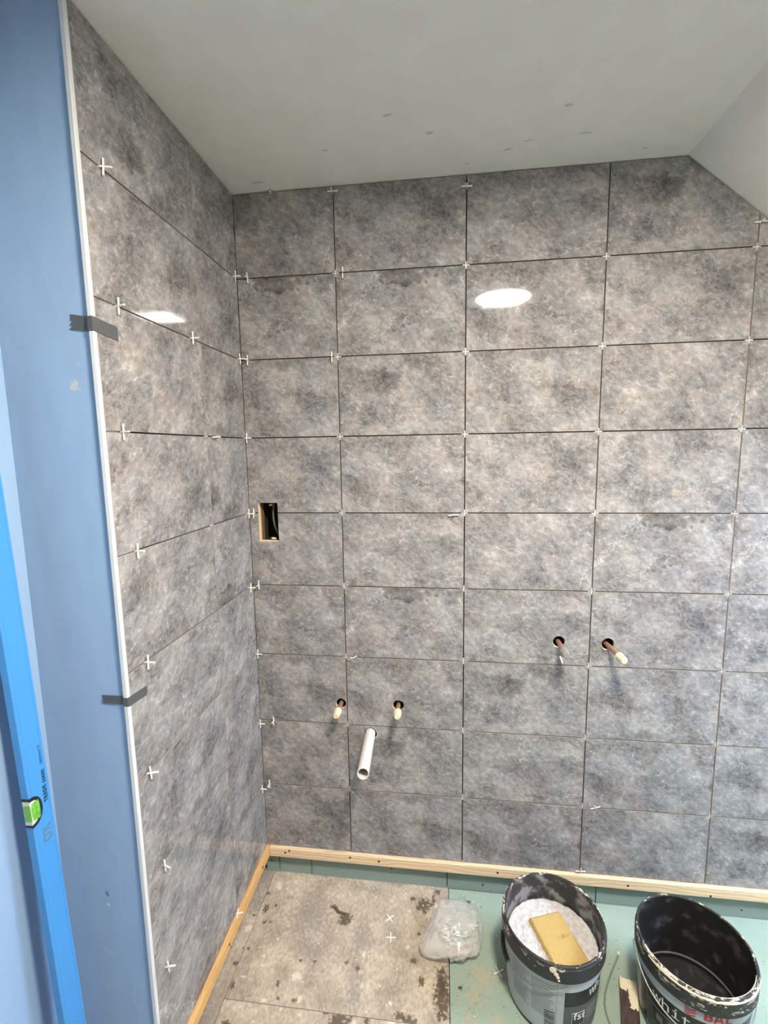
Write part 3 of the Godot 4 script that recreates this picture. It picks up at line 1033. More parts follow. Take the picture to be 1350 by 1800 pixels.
	spacer(m, Vector3(0.827, 0.0032, 0.254), Basis(Vector3.UP, 0.5) * flat, "white cross spacer on the green board beside the foam-filled bucket", "spacers on the floor")
	var sliver := begin()
	box(sliver, Vector3(-0.0018, -0.011, -0.0015), Vector3(0.0018, 0.011, 0.0015), 0.0005)
	var o := part("spacer_leg", sliver, M.white_plastic, self)
	o.transform = Transform3D(Basis(Vector3.BACK, 0.35) * Basis(Vector3.RIGHT, -0.35), Vector3(1.0205, 0.936, 0.084))
	tag(o, "white broken spacer leg stuck under the dull grey pipe cap", "spacer")


# ---------------------------------------------------------------- tape and level

func strip_band(front: Array, side: Array, called: String, label: String) -> void:
	# front: on the blue board and trim (z fixed), side: on the tiles (x fixed); each [near-corner top y, bottom y, far top y, far bottom y, far distance]
	var st := begin()
	var zf := TRIM_Z + 0.0006
	var xs := 0.0014
	var n := 6
	var rows := []
	for k in n + 1:   # the far end is torn
		var s := float(k) / n
		var torn := 0.004 * sin(s * 17.0) + 0.002 * sin(s * 41.0)
		rows.append([Vector3(-front[4] + torn, lerpf(front[2], front[3], s), 0.6688), Vector3(-0.0105, lerpf(front[0], front[1], s), 0.6690), Vector3(-0.0098, lerpf(front[0], front[1], s), zf), Vector3(0.0004, lerpf(front[0], front[1], s), zf), Vector3(xs, lerpf(side[0], side[1], s), TRIM_Z), Vector3(xs, lerpf(side[2], side[3], s), TRIM_Z - side[4])])
	for k in n:
		for j in 5:
			quad(st, rows[k + 1][j], rows[k + 1][j + 1], rows[k][j + 1], rows[k][j])
	for j in 5:   # thickness along both long edges
		for e in [0, n]:
			var a: Vector3 = rows[e][j]
			var b: Vector3 = rows[e][j + 1]
			var inx := Vector3(-0.0004 if j >= 4 else 0.0, 0.0, -0.0004 if j < 4 else 0.0)
			quad(st, a, b, b + inx, a + inx)
	var o := part(called, st, mat(Color(0.285, 0.295, 0.31), 0.55), self)
	tag(o, label, "tape")


func build_tape() -> void:
	strip_band([1.849, 1.822, 1.856, 1.829, 0.050], [1.849, 1.822, 1.845, 1.817, 0.069], "tape_strip", "wide dark grey tape strip folded round the white trim, upper one of two")
	strip_band([1.083, 1.064, 1.083, 1.0645, 0.063], [1.083, 1.063, 1.077, 1.057, 0.064], "tape_strip", "narrow dark grey tape strip folded round the white trim, lower one of two")


func build_level() -> void:
	var t := thing("spirit_level", "long bright blue spirit level leaning in the corner of the blue walls", "spirit level", Vector3(-0.1155, 0.001, 0.730))
	t.rotation.z = 0.0377
	var blue := mat(Color(0.25, 0.52, 0.76), 0.32)
	var st := begin()
	box(st, Vector3(-0.018, 0.006, 0.0), Vector3(0.0, 1.792, 0.049), 0.0016)
	box(st, Vector3(-0.0004, 0.006, 0.006), Vector3(0.0005, 1.792, 0.0075), 0.0003)
	box(st, Vector3(-0.0004, 0.006, 0.0415), Vector3(0.0005, 1.792, 0.043), 0.0003)
	part("body", st, blue, t)
	for y in [0.0, 1.790]:
		st = begin()
		box(st, Vector3(-0.0188, y, -0.0008), Vector3(0.0008, y + 0.008, 0.0498), 0.002)
		part("end_cap", st, M.black, t)
	# the middle vial: a D-shaped black frame on the wide face that opens on the narrow edge
	var y0 := 0.889
	st = begin()
	var fr := []
	for k in 15:
		var a := -PI / 2 + PI * k / 14.0
		fr.append(Vector2(0.0505 - 0.027 * maxf(0.0, cos(a)) ** 0.75, y0 + 0.031 * sin(a)))
	var ring := []
	for k in 15:
		var a := -PI / 2 + PI * k / 14.0
		ring.append(Vector2(0.0505 - 0.0215 * maxf(0.0, cos(a)) ** 0.75, y0 + 0.0245 * sin(a)))
	for k in 14:
		quad(st, Vector3(0.0012, fr[k].y, fr[k].x), Vector3(0.0012, ring[k].y, ring[k].x), Vector3(0.0012, ring[k + 1].y, ring[k + 1].x), Vector3(0.0012, fr[k + 1].y, fr[k + 1].x))
		quad(st, Vector3(0.0, fr[k].y, fr[k].x), Vector3(0.0012, fr[k].y, fr[k].x), Vector3(0.0012, fr[k + 1].y, fr[k + 1].x), Vector3(0.0, fr[k + 1].y, fr[k + 1].x))
		quad(st, Vector3(0.0012, ring[k].y, ring[k].x), Vector3(0.0003, ring[k].y, ring[k].x), Vector3(0.0003, ring[k + 1].y, ring[k + 1].x), Vector3(0.0012, ring[k + 1].y, ring[k + 1].x))
	box(st, Vector3(-0.0165, y0 - 0.031, 0.0485), Vector3(0.0010, y0 - 0.0255, 0.0502), 0.0004)
	box(st, Vector3(-0.0165, y0 + 0.0255, 0.0485), Vector3(0.0010, y0 + 0.031, 0.0502), 0.0004)
	var frame := part("vial_frame", st, mat(Color(0.09, 0.10, 0.11), 0.4), t)
	st = begin()
	var cen := Vector3(0.0006, y0, 0.0505)
	for k in 14:
		tri(st, cen, Vector3(0.0006, ring[k].y, ring[k].x), Vector3(0.0006, ring[k + 1].y, ring[k + 1].x), Vector3.RIGHT)
	box(st, Vector3(-0.0155, y0 - 0.0255, 0.0488), Vector3(0.0006, y0 + 0.0255, 0.0500), 0.0003)
	part("vial_window", st, mat(Color(0.72, 0.74, 0.70), 0.4), frame)
	st = begin()
	box(st, Vector3(-0.0135, y0 - 0.017, 0.0490), Vector3(0.0011, y0 + 0.017, 0.0508), 0.0006)
	lathe(st, [Vector2(0.0, -0.018), Vector2(0.0055, -0.018), Vector2(0.0068, -0.010), Vector2(0.0072, 0.0), Vector2(0.0068, 0.010), Vector2(0.0055, 0.018), Vector2(0.0, 0.018)], 20, Transform3D(Basis(), Vector3(-0.0040, y0, 0.0425)))
	lathe(st, [Vector2(0.0, -0.018), Vector2(0.0050, -0.018), Vector2(0.0060, 0.0), Vector2(0.0050, 0.018), Vector2(0.0, 0.018)], 20, Transform3D(Basis(), Vector3(-0.0010, y0, 0.0350)))
	part("vial", st, mat(Color(0.40, 0.66, 0.24), 0.15), frame)
	st = begin()
	for dy in [-0.006, 0.006]:
		lathe(st, [Vector2(0.0061, -0.0004), Vector2(0.0064, -0.0004), Vector2(0.0064, 0.0004), Vector2(0.0061, 0.0004)], 20, Transform3D(Basis(), Vector3(-0.0010, y0 + dy, 0.0350)))
		lathe(st, [Vector2(0.0071, -0.0004), Vector2(0.0074, -0.0004), Vector2(0.0074, 0.0004), Vector2(0.0071, 0.0004)], 20, Transform3D(Basis(), Vector3(-0.0040, y0 + dy, 0.0425)))
	part("vial_line", st, mat(Color(0.2, 0.45, 0.12), 0.4), frame)
	# print that reads upwards
	var turn := Basis(Vector3.UP, Vector3.BACK, Vector3.RIGHT)
	for q in [["TRADE", 0.0118, 0.8880, 0.0060, 700, Color(0.05, 0.09, 0.15)], ["SERIES", 0.0090, 0.9290, 0.0062, 700, Color(0.05, 0.09, 0.15)], ["1800mm/72\"", 0.0074, 0.9690, 0.0075, 400, Color(0.06, 0.12, 0.2)], ["OX", 0.027, 0.8050, 0.0050, 700, Color(0.34, 0.44, 0.52)]]:
		var o := part_mesh("lettering", text_mesh(q[0], q[1], "Droid Sans", q[4]), mat(q[5], 0.5), t)
		o.transform = Transform3D(turn, Vector3(0.0004, q[2], q[3]))


# ---------------------------------------------------------------- buckets

const WATER := 0.168

func rim_texture(sd: int, amount: float, near: float) -> StandardMaterial3D:
	# u round the bucket, v down the profile: dried adhesive in splashes, thick where it was scraped off
	var n1 := noise(sd, 0.02, 4)
	var n2 := noise(sd + 1, 0.09, 3)
	var im := canvas(768, 96, func(x: int, y: int) -> Color:
		var a := x / 768.0 * TAU
		var v := y / 96.0
		var k := n1.get_noise_2d(x, y * 1.6) + 0.6 * n2.get_noise_2d(x, y * 1.5)
		var bias := amount + near * maxf(0.0, cos(a)) - 0.95 * absf(v - 0.80)
		var c := Color(0.135, 0.135, 0.14) * (1.0 + 0.25 * n2.get_noise_2d(x * 0.7, y))
		var s := clampf((k + bias - 0.35) * 9.0, 0.0, 1.0)
		return c.lerp(Color(0.74, 0.70, 0.62), s))
	return picture(im, 0.55)


func bucket(t: Node3D, rim_mat: Material, inner_mat: Material, floor_h: float) -> void:
	var st := begin()
	lathe(st, [Vector2(0.0, 0.004), Vector2(0.112, 0.004), Vector2(0.114, 0.0), Vector2(0.119, 0.0), Vector2(0.1215, 0.003), Vector2(0.1355, 0.205)], 72)
	part("body", st, M.black, t)
	st = begin()
	lathe(st, [Vector2(0.1365, 0.198), Vector2(0.1405, 0.198), Vector2(0.1420, 0.200), Vector2(0.1426, 0.240), Vector2(0.1420, 0.2405), Vector2(0.1405, 0.2425), Vector2(0.1412, 0.2445), Vector2(0.1408, 0.2480), Vector2(0.1385, 0.2500), Vector2(0.1350, 0.2496), Vector2(0.1335, 0.2470)].map(func(p): return p), 96)
	part("rim", st, rim_mat, t)
	st = begin()
	lathe(st, [Vector2(0.0, floor_h), Vector2(0.1035 + floor_h * 0.0693, floor_h), Vector2(0.1168 + floor_h * 0.0693, floor_h + 0.0008), Vector2(0.1186 + floor_h * 0.0693, floor_h + 0.004), Vector2(0.1338, 0.2475)], 96)
	part("inside", st, inner_mat, t)


# A curved patch of the label between angles (degrees, 0 faces the viewer) and heights.
func patch(called: String, a0: float, a1: float, y0: float, y1: float, lift: float, m: Material, parent: Node3D) -> MeshInstance3D:
	var st := begin()
	var r := func(y: float) -> float: return 0.1215 + (y - 0.003) * 0.0693 + lift
	lathe(st, [Vector2(r.call(y1) - 0.0006, y1), Vector2(r.call(y1), y1), Vector2(r.call(y0), y0), Vector2(r.call(y0) - 0.0006, y0)], maxi(2, int(absf(a1 - a0) / 4.0)), Transform3D(), null, deg_to_rad(a0), deg_to_rad(a1))
	return part(called, st, m, parent)


# Lettering bent round the bucket.
func wrapped(words: String, size: float, a0: float, y: float, lift: float, m: Material, parent: Node3D, font := "Droid Sans", weight := 700) -> void:
	var tm := text_mesh(words, size, font, weight, 0.0003)
	var arr := tm.get_mesh_arrays() if tm.get_surface_count() == 1 else tm.surface_get_arrays(0)
	var v: PackedVector3Array = arr[Mesh.ARRAY_VERTEX]
	var lo := 1e9
	for p in v:
		lo = minf(lo, p.y)
	var nn := PackedVector3Array()
	for i in v.size():
		var yy := y + v[i].y
		var r := 0.1215 + (yy - 0.003) * 0.0693 + lift + v[i].z
		var a := deg_to_rad(a0) + v[i].x / 0.131
		v[i] = Vector3(sin(a) * r, yy, cos(a) * r)
		nn.append(Vector3(sin(a), 0, cos(a)))
	arr[Mesh.ARRAY_VERTEX] = v
	arr[Mesh.ARRAY_NORMAL] = nn
	arr[Mesh.ARRAY_TANGENT] = null
	var am := ArrayMesh.new()
	am.add_surface_from_arrays(Mesh.PRIMITIVE_TRIANGLES, arr)
	part_mesh("lettering", am, m, parent)


func handle_points(a_from: float, a_to: float, y_top: float, y_dip: float) -> Array:
	var pts := []
	for k in 41:
		var s := k / 40.0
		var a := deg_to_rad(lerpf(a_from, a_to, s))
		var y := lerpf(y_top, y_dip, pow(sin(PI * s), 0.75))
		var r := maxf(0.1215 + y * 0.0693 + 0.0075, 0.1455 if y > 0.190 else 0.0)
		pts.append(Vector3(sin(a) * r, y, cos(a) * r))
	return pts


func build_bucket_full() -> void:
	var t := thing("bucket", "round bucket with pale grey label, full of white foam", "bucket", Vector3(0.972, 0.0012, 0.283), "tile adhesive buckets")
	var n1 := noise(201, 0.012, 4)
	var n2 := noise(202, 0.03, 4)
	var smear := canvas(768, 192, func(x: int, y: int) -> Color:
		var k := n1.get_noise_2d(x * 1.2, y * 2.0) + 0.7 * n2.get_noise_2d(x, y * 1.6) + 0.05
		var c := Color(0.17, 0.17, 0.18).lerp(Color(0.56, 0.55, 0.54), clampf(k * 1.7 + 0.08, 0.0, 0.8))
		return c)
	bucket(t, rim_texture(211, 0.34, -0.30), picture(smear, 0.6), 0.012)
	var lab := patch("label", -178.0, 178.0, 0.012, 0.199, 0.0006, mat(Color(0.62, 0.64, 0.645), 0.45), t)
	var ink := mat(Color(0.06, 0.06, 0.065), 0.4)
	var grey := mat(Color(0.27, 0.27, 0.28), 0.45)
	var white := mat(Color(0.75, 0.75, 0.74), 0.45)
	var faint := mat(Color(0.42, 0.43, 0.44), 0.5)
	patch("print_band", 2.0, 120.0, 0.115, 0.163, 0.0010, ink, lab)
	patch("print_panel", 2.0, 120.0, 0.018, 0.1145, 0.0010, grey, lab)
	wrapped("white", 0.0395, 33.0, 0.1245, 0.0012, white, lab, "Droid Sans Mono", 700)
	patch("print_box", 12.0, 29.0, 0.050, 0.092, 0.0013, white, lab)
	patch("print_box", 12.5, 28.5, 0.0515, 0.0905, 0.0016, ink, lab)
	wrapped("fst", 0.029, 13.6, 0.0625, 0.0019, white, lab)
	patch("print_box", 32.0, 52.0, 0.052, 0.098, 0.0013, mat(Color(0.38, 0.38, 0.38), 0.45), lab)
	patch("fold_line", -7.0, -6.6, 0.02, 0.19, 0.0010, faint, lab)
	var lines := begin()   # small print too fine to read
	for col in [[-64.0, -38.0], [-36.0, -9.0]]:
		for k in 16:
			var y := 0.176 - 0.0072 * k
			var e := lerpf(col[0], col[1], 0.72 + 0.28 * absf(sin(k * 2.3 + col[0])))
			var rr := 0.1215 + (y - 0.003) * 0.0693 + 0.0011
			lathe(lines, [Vector2(rr, y + 0.0011), Vector2(rr - 0.0001, y - 0.0011)], 6, Transform3D(), null, deg_to_rad(col[0]), deg_to_rad(e))
	part("small_print", lines, faint, lab).set_meta("kind", "stuff")
	var bars := begin()
	for k in 7:
		var y := 0.088 - 0.008 * k
		var rr := 0.1215 + (y - 0.003) * 0.0693 + 0.0012
		lathe(bars, [Vector2(rr, y + [0.0022, 0.0012, 0.0028][k % 3]), Vector2(rr - 0.0001, y - 0.0022)], 4, Transform3D(), null, deg_to_rad(-20.0), deg_to_rad(-8.0))
	part("barcode", bars, grey, lab).set_meta("kind", "stuff")
	var hp := handle_points(4.0, -164.0, 0.202, 0.132)
	var st := begin()
	tube(st, hp, 0.0017, 8)
	part("wire_handle", st, M.steel, t)
	st = begin()
	tube(st, hp.slice(18, 27), 0.0062, 12)
	part("handle_grip", st, M.black, t)
	# white drip on the near rim
	st = begin()
	for q in [[0.9, 0.006, 0.004, 0.225], [-1.5, 0.009, 0.0035, 0.236], [2.2, 0.0045, 0.0035, 0.217], [3.0, 0.003, 0.004, 0.208]]:
		var a := deg_to_rad(-10.0 + q[0] * 1.4)
		lathe(st, [Vector2(0, 0.0012), Vector2(q[1] * 0.6, 0.0010), Vector2(q[1], 0.0), Vector2(q[1], -0.0008)], 12, Transform3D(Basis(Vector3.UP, a) * Basis(Vector3.RIGHT, PI / 2), Vector3(sin(a) * 0.1428, q[3], cos(a) * 0.1428)))
	part("adhesive_drip", st, M.cream, t)

	# foam on the water, a dome of bubbles that stops short of the wall
	var fn := noise(301, 60.0, 4)
	var fb := noise(302, 320.0, 2)
	var rings := []
	for i in 46:
		var row := []
		var s := float(i) / 45.0
		for k in 120:
			var a := TAU * k / 120.0
			var r := 0.1235 * sqrt(s) if i < 44 else 0.1235 + 0.001 * (i - 43)
			var p := Vector3(sin(a) * r, 0, cos(a) * r)
			var y := 0.0035 * fn.get_noise_2d(p.x, p.z) + 0.0016 * fb.get_noise_2d(p.x, p.z) + 0.004 * s * s
			p.y = y - (0.012 if i == 45 else 0.0)
			row.append(p)
		rings.append(row)
	st = begin()
	sheet(st, rings, true)
	var bub := noise(331, 0.32, 3)
	var bub2 := noise(332, 0.05, 2)
	var foam_m := picture(canvas(256, 256, func(x: int, y: int) -> Color:
		var k := 0.10 * bub.get_noise_2d(x, y) + 0.07 * bub2.get_noise_2d(x, y)
		return Color(0.69 + k, 0.675 + k, 0.665 + k)), 0.75)
	foam_m.uv1_scale = Vector3(4, 4, 1)
	foam_m.uv1_offset = Vector3(0.5, 0.5, 0)
	var f := part("foam", st, foam_m, self)
	f.position = Vector3(0.972, WATER, 0.283)
	tag(f, "white soap foam floating on the water inside the bucket", "foam")
	f.set_meta("kind", "stuff")

	# the sponge half sunk in it
	var sp := thing("sponge", "yellow rectangular sponge floating in the foam of the bucket", "sponge", Vector3(0.988, WATER + 0.004, 0.288))
	sp.rotation.y = 0.335
	var sn := noise(311, 45.0, 3)
	var pores := noise(312, 500.0, 2)
	var grid := []
	var hx := 0.0525
	var hz := 0.078
	for i in 33:
		var row := []
		for j in 25:
			var u := -1.0 + 2.0 * i / 32.0
			var v := -1.0 + 2.0 * j / 24.0
			var edge := maxf(absf(u), absf(v))
			var y := 0.0085 + 0.002 * sn.get_noise_2d(u * hz, v * hx) + 0.0008 * pores.get_noise_2d(u * hz, v * hx)
			if edge > 0.92:
				y -= 0.012 * pow((edge - 0.92) / 0.08, 1.6)
			if edge > 0.999:
				y = -0.006
			row.append(Vector3(v * hx * (1.0 + 0.03 * sn.get_noise_2d(u, 4.0)), y, u * hz))
		grid.append(row)
	st = begin()
	sheet(st, grid)
	var sim := noise(321, 0.25, 3)
	var sponge_im := canvas(192, 192, func(x: int, y: int) -> Color:
		var k := 0.07 * sim.get_noise_2d(x, y)
		return Color(0.66 + k, 0.56 + k, 0.335 + k))
	blot(sponge_im, 118, 92, 22, 6, Color(0.48, 0.38, 0.2), 0.6, 0.8, 0.9, 5)
	var sm := picture(sponge_im, 0.9)
	sm.uv1_scale = Vector3(6, 6, 1)
	sm.uv1_offset = Vector3(0.5, 0.5, 0)
	part("foam_block", st, sm, sp)


func build_bucket_empty() -> void:
	var t := thing("bucket", "black bucket standing empty at the right with thick cream residue on its rim", "bucket", Vector3(1.336, 0.0012, 0.317), "tile adhesive buckets")
	var n1 := noise(221, 0.014, 4)
	var n2 := noise(222, 0.3, 2)
	var inner := canvas(768, 192, func(x: int, y: int) -> Color:
		var k := maxf(0.0, n1.get_noise_2d(x, y * 2.0) - 0.12) * 0.35 + (0.10 if n2.get_noise_2d(x, y) > 0.52 else 0.0)
		if y > 80 and y < 85:
			k += 0.42
		return Color(0.085 + k, 0.085 + k, 0.088 + k))
	bucket(t, rim_texture(231, 0.20, 0.22), picture(inner, 0.5), 0.05)
	var ink := mat(Color(0.06, 0.06, 0.065), 0.4)
	var grey := mat(Color(0.27, 0.27, 0.28), 0.45)
	var white := mat(Color(0.78, 0.78, 0.77), 0.45)
	var red := mat(Color(0.62, 0.10, 0.12), 0.45)
	var lab := patch("label", -178.0, 178.0, 0.012, 0.199, 0.0006, mat(Color(0.60, 0.62, 0.63), 0.45), t)
	patch("print_band", -76.0, 120.0, 0.106, 0.164, 0.0010, ink, lab)
	patch("print_panel", -76.0, 120.0, 0.018, 0.1035, 0.0010, grey, lab)
	patch("print_edge", -89.0, -76.6, 0.018, 0.164, 0.0010, ink, lab)
	wrapped("white", 0.0395, -67.0, 0.1165, 0.0013, white, lab, "Droid Sans Mono", 700)
	patch("print_box", -66.0, -50.0, 0.058, 0.099, 0.0013, mat(Color(0.16, 0.16, 0.16), 0.45), lab)
	patch("print_box", -62.0, -54.0, 0.070, 0.090, 0.0016, mat(Color(0.40, 0.40, 0.40), 0.45), lab)
	patch("print_box", -47.0, -30.0, 0.050, 0.097, 0.0013, white, lab)
	patch("print_box", -46.4, -30.6, 0.0515, 0.0955, 0.0016, ink, lab)
	wrapped("fst", 0.027, -45.6, 0.0655, 0.0019, white, lab)
	wrapped("BAL", 0.036, -17.0, 0.1640, 0.0013, red, lab)
	var st := begin()   # chevron emblem beside the red letters
	for k in 3:
		for sgn in [0.0, 1.0]:
			var a: float = -33.0 + 5.0 * sgn
			var y0: float = 0.170 + 0.0085 * k - 0.005 * sgn
			var y1: float = y0 - 0.005 + 0.010 * sgn
			var rr: float = 0.1215 + (y0 - 0.003) * 0.0693 + 0.0014
			var p := func(ang: float, y: float) -> Vector3: return Vector3(sin(deg_to_rad(ang)) * rr, y, cos(deg_to_rad(ang)) * rr)
			quad(st, p.call(a, y0), p.call(a + 5.0, y1), p.call(a + 5.0, y1 + 0.0045), p.call(a, y0 + 0.0045))
	part("emblem", st, red, lab)
	st = begin()
	tube(st, handle_points(84.0, -102.0, 0.205, 0.112), 0.0017, 8)
	part("wire_handle", st, M.steel, t)
	# the residue that stands proud on the near rim
	var cn := noise(241, 40.0, 3)
	var rows := []
	for k in 70:
		var a := deg_to_rad(-72.0 + 130.0 * k / 69.0)
		var row := []
		for j in 9:
			var s := j / 8.0
			var prof := Vector2(0.1330, 0.2490).lerp(Vector2(0.1434, 0.2420), s)
			var w := clampf(0.72 + 1.3 * cn.get_noise_2d(a * 0.13, s * 0.01), 0.0, 1.0)
			var lift := (0.0042 * sin(PI * s) + 0.0015 * cn.get_noise_2d(a * 0.6, s * 0.05)) * w * minf(1.0, minf(k, 69 - k) / 6.0) - 0.0006
			var r := prof.x + lift * 0.3
			row.append(Vector3(sin(a) * r, prof.y + lift, cos(a) * r))
		rows.append(row)
	st = begin()
	sheet(st, rows)
	part("adhesive_residue", st, M.cream, t)


# ---------------------------------------------------------------- loose things on the floor

func build_small_things() -> void:
	# crumpled clear bag of spacers
	var t := thing("plastic_bag", "crumpled clear plastic bag of tile spacers lying at the edge of the green board", "bag", Vector3(0.700, 0.001, 0.165))
	var cr := noise(401, 1.7, 3, FastNoiseLite.FRACTAL_RIDGED)
	var lump := noise(402, 1.1, 2)
	var rows := []
	for i in 41:
		var ph := PI * i / 40.0
		var row := []
		for k in 64:
			var a := TAU * k / 64.0
			var d := Vector3(sin(ph) * sin(a), cos(ph), sin(ph) * cos(a))
			var s := 1.0 + 0.10 * cr.get_noise_3d(d.x, d.y, d.z) + 0.16 * lump.get_noise_3d(d.x, d.y, d.z)
			var flap := exp(-pow((wrapf(a - 5.35, -PI, PI)) / 0.42, 2.0)) * 0.62 * clampf(1.0 - d.y * 1.6, 0.0, 1.0)
			var tall := 0.052 + 0.014 * clampf(d.x + 0.3, 0.0, 1.0)
			var p := Vector3(d.x * 0.082 * (s + flap), 0.036 + d.y * tall * s, d.z * 0.085 * (s + flap * 0.6))
			p.y = maxf(p.y - 0.02 * flap, 0.0004 + 0.0006 * absf(cr.get_noise_2d(p.x * 30.0, p.z * 30.0)))
			row.append(p)
		rows.append(row)
	var st := begin()
	sheet(st, rows, true)
	var film := mat(Color(0.93, 0.93, 0.92, 0.27), 0.2)
	film.transparency = BaseMaterial3D.TRANSPARENCY_ALPHA
	part("film", st, film, t)
	var pile := begin()
	var sm := spacer_mesh(0.0125)
	for k in 34:
		var q := Vector3(rng.randfn(-0.012, 0.026), absf(rng.randfn(0.0, 0.012)) + 0.006, rng.randfn(0.012, 0.026))
		q.x = clampf(q.x, -0.055, 0.05)
		q.z = clampf(q.z, -0.04, 0.055)
		pile.append_from(sm, 0, Transform3D(Basis.from_euler(Vector3(rng.randf() * TAU, rng.randf() * TAU, rng.randf() * TAU)), q))
	var po := part("spacer_pile", pile, M.white_plastic, t)
	po.set_meta("kind", "stuff")
	var ins := begin()
	box(ins, Vector3(-0.045, 0.0, -0.0003), Vector3(0.045, 0.030, 0.0003), 0.0001, 0, Vector2.ONE, Vector2.ZERO, Transform3D(Basis(Vector3.UP, 0.35) * Basis(Vector3.RIGHT, -0.35), Vector3(0.022, 0.012, 0.071)))
	var card := part("paper_insert", ins, mat(Color(0.74, 0.72, 0.69), 0.7), t)
	for q in [["Spacers", 0.020, 0.018, Color(0.55, 0.13, 0.13)], ["SPACERS", 0.010, 0.005, Color(0.18, 0.17, 0.17)]]:
		var w := part_mesh("lettering", text_mesh(q[0], q[1]), mat(q[3], 0.6), card)
		w.transform = Transform3D(Basis(Vector3.UP, 0.35) * Basis(Vector3.RIGHT, -0.35), Vector3(0.022, 0.012, 0.071)) * Transform3D(Basis(), Vector3(-0.038, q[2], 0.0005))
	spacer(spacer_mesh(), Vector3(0.752, 0.083, 0.190), Basis(Vector3.UP, 0.08) * Basis(Vector3.RIGHT, PI / 2 - 0.3), "white cross spacer lying on top of the crumpled clear bag", "spacers on the floor")

	# flat stick with adhesive
	t = thing("mixing_stick", "dark brown flat stick smeared with cream adhesive beside the empty bucket", "stick", Vector3(1.204, 0.0014, 0.243))
	t.rotation.y = 0.0
	var ax := Vector3(-0.30, 0.0, 1.0).normalized()
	var xf := Transform3D(Basis(ax.cross(Vector3.UP).normalized() * -1.0, Vector3.UP, ax), Vector3.ZERO)
	xf.basis = Basis(Vector3.UP.cross(ax).normalized(), Vector3.UP, ax)
	st = begin()
	box(st, Vector3(-0.024, 0.0, 0.0), Vector3(0.024, 0.014, 0.32), 0.0015, 2, Vector2(3, 9), Vector2.ZERO, xf)
	var wn := noise(411, 0.04, 4)
	var wood := canvas(256, 128, func(x: int, y: int) -> Color:
		var k := 0.10 * wn.get_noise_2d(x * 0.6, y * 3.0)
		return Color(0.25 + k, 0.20 + k, 0.18 + k))
	part("stick", st, picture(wood, 0.5), t)
	var an := noise(412, 55.0, 3)
	var g := []
	for i in 40:
		var row := []
		for j in 24:
			var u := i / 39.0
			var v := j / 23.0
			var x := -0.0245 + 0.049 * v
			var z := -0.002 + 0.115 * u
			var cover := 1.0 - smoothstep(0.16, 0.36, u + 0.08 * an.get_noise_2d(x, z))
			cover = maxf(cover, (1.0 - smoothstep(0.45, 0.85, u)) * smoothstep(0.42, 0.60, v + 0.18 * an.get_noise_2d(x * 1.5, z)))
			var y := 0.0125 + cover * (0.0040 + 0.0028 * an.get_noise_2d(x * 2.0, z * 2.0))
			if j == 0 or j == 23 or i == 0:
				y -= 0.006
			row.append(xf * Vector3(x, y, z))
		g.append(row)
	st = begin()
	sheet(st, g)
	part("adhesive_smear", st, M.cream, t)

	# cable tie
	t = thing("cable_tie", "thin grey cable tie curling on the green board between the two buckets", "cable tie", Vector3(1.20, 0.0015, 0.17))
	var c := Curve3D.new()
	var kn := [Vector3(1.203, 0.004, 0.166), Vector3(1.184, 0.003, 0.192), Vector3(1.163, 0.003, 0.222), Vector3(1.143, 0.003, 0.252), Vector3(1.127, 0.003, 0.280), Vector3(1.118, 0.003, 0.306), Vector3(1.115, 0.003, 0.331), Vector3(1.117, 0.003, 0.356), Vector3(1.123, 0.003, 0.388)]
	for i in kn.size():
		var d: Vector3 = (kn[mini(i + 1, kn.size() - 1)] - kn[maxi(i - 1, 0)]) / 6.0
		c.add_point(kn[i] - Vector3(1.20, 0.0015, 0.17), -d, d)
	var pts := []
	for i in 40:
		pts.append(c.sample_baked(c.get_baked_length() * i / 39.0))
	st = begin()
	tube(st, pts, 0.0026, 8)
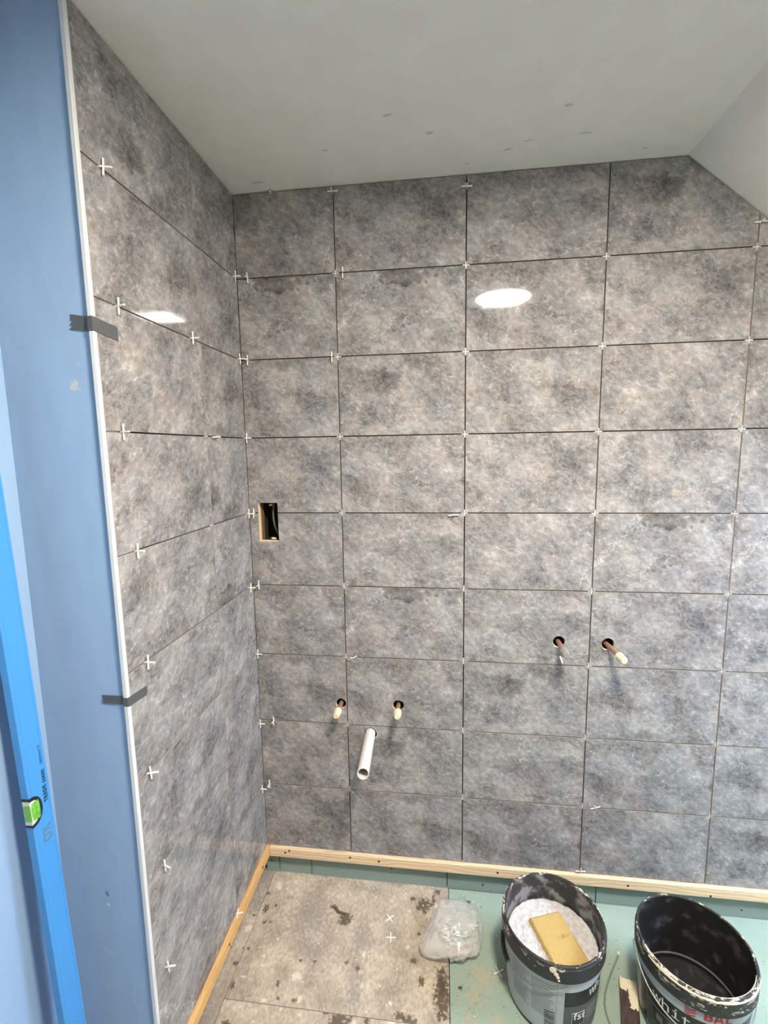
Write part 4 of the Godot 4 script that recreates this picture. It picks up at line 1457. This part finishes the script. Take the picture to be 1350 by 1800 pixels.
	part("strap", st, mat(Color(0.46, 0.47, 0.44), 0.45), t)
	st = begin()
	box(st, Vector3(-0.004, -0.0015, -0.006), Vector3(0.004, 0.0055, 0.006), 0.001, 0, Vector2.ONE, Vector2.ZERO, Transform3D(Basis(Vector3.UP, -0.6), Vector3(0.006, 0.0015, -0.009)))
	part("tie_head", st, M.cream_plastic, t)

	# crumbs of plaster and adhesive on the floor, too many and too small to count
	var bit := begin()
	lathe(bit, [Vector2(0, 0.0013), Vector2(0.0016, 0.0009), Vector2(0.0022, 0.0), Vector2(0.0, -0.0004)], 6)
	var mm := MultiMesh.new()
	mm.transform_format = MultiMesh.TRANSFORM_3D
	mm.mesh = bit.commit()
	mm.instance_count = 170
	for k in 170:
		var p := Vector3(rng.randf_range(0.03, 0.9), 0.0006, rng.randf_range(0.0, 0.45))
		if k < 60:
			p.z = absf(rng.randfn(0.0, 0.012)) - 0.008
			p.x = rng.randf_range(0.03, 0.66)
		if p.x > 0.676:
			p.y += 0.0012
		var sc := rng.randf_range(0.4, 1.2)
		mm.set_instance_transform(k, Transform3D(Basis(Vector3.UP, rng.randf() * TAU).scaled(Vector3(sc * rng.randf_range(0.7, 1.6), sc, sc)), p))
	var mi := MultiMeshInstance3D.new()
	mi.name = "plaster_crumbs"
	mi.multimesh = mm
	mi.material_override = M.cream
	add_child(mi)
	tag(mi, "pale crumbs of plaster scattered over the floor by the back wall", "debris")
	mi.set_meta("kind", "stuff")
	# blob of adhesive left in the ceiling corner
	st = begin()
	lathe(st, [Vector2(0, 0.006), Vector2(0.004, 0.005), Vector2(0.0065, 0.001), Vector2(0.005, -0.005), Vector2(0.0, -0.007)], 9, Transform3D(Basis(), Vector3.ZERO), func(p: Vector3, a: float, i: int) -> Vector3: return p * (1.0 + 0.3 * sin(a * 3.0 + i)))
	var blob := part("adhesive_blob", st, mat(Color(0.66, 0.64, 0.60), 0.9), self)
	blob.position = Vector3(0.125, CEIL - 0.006, 0.007)
	tag(blob, "small pale blob of adhesive in the gap under the ceiling near the corner", "adhesive")
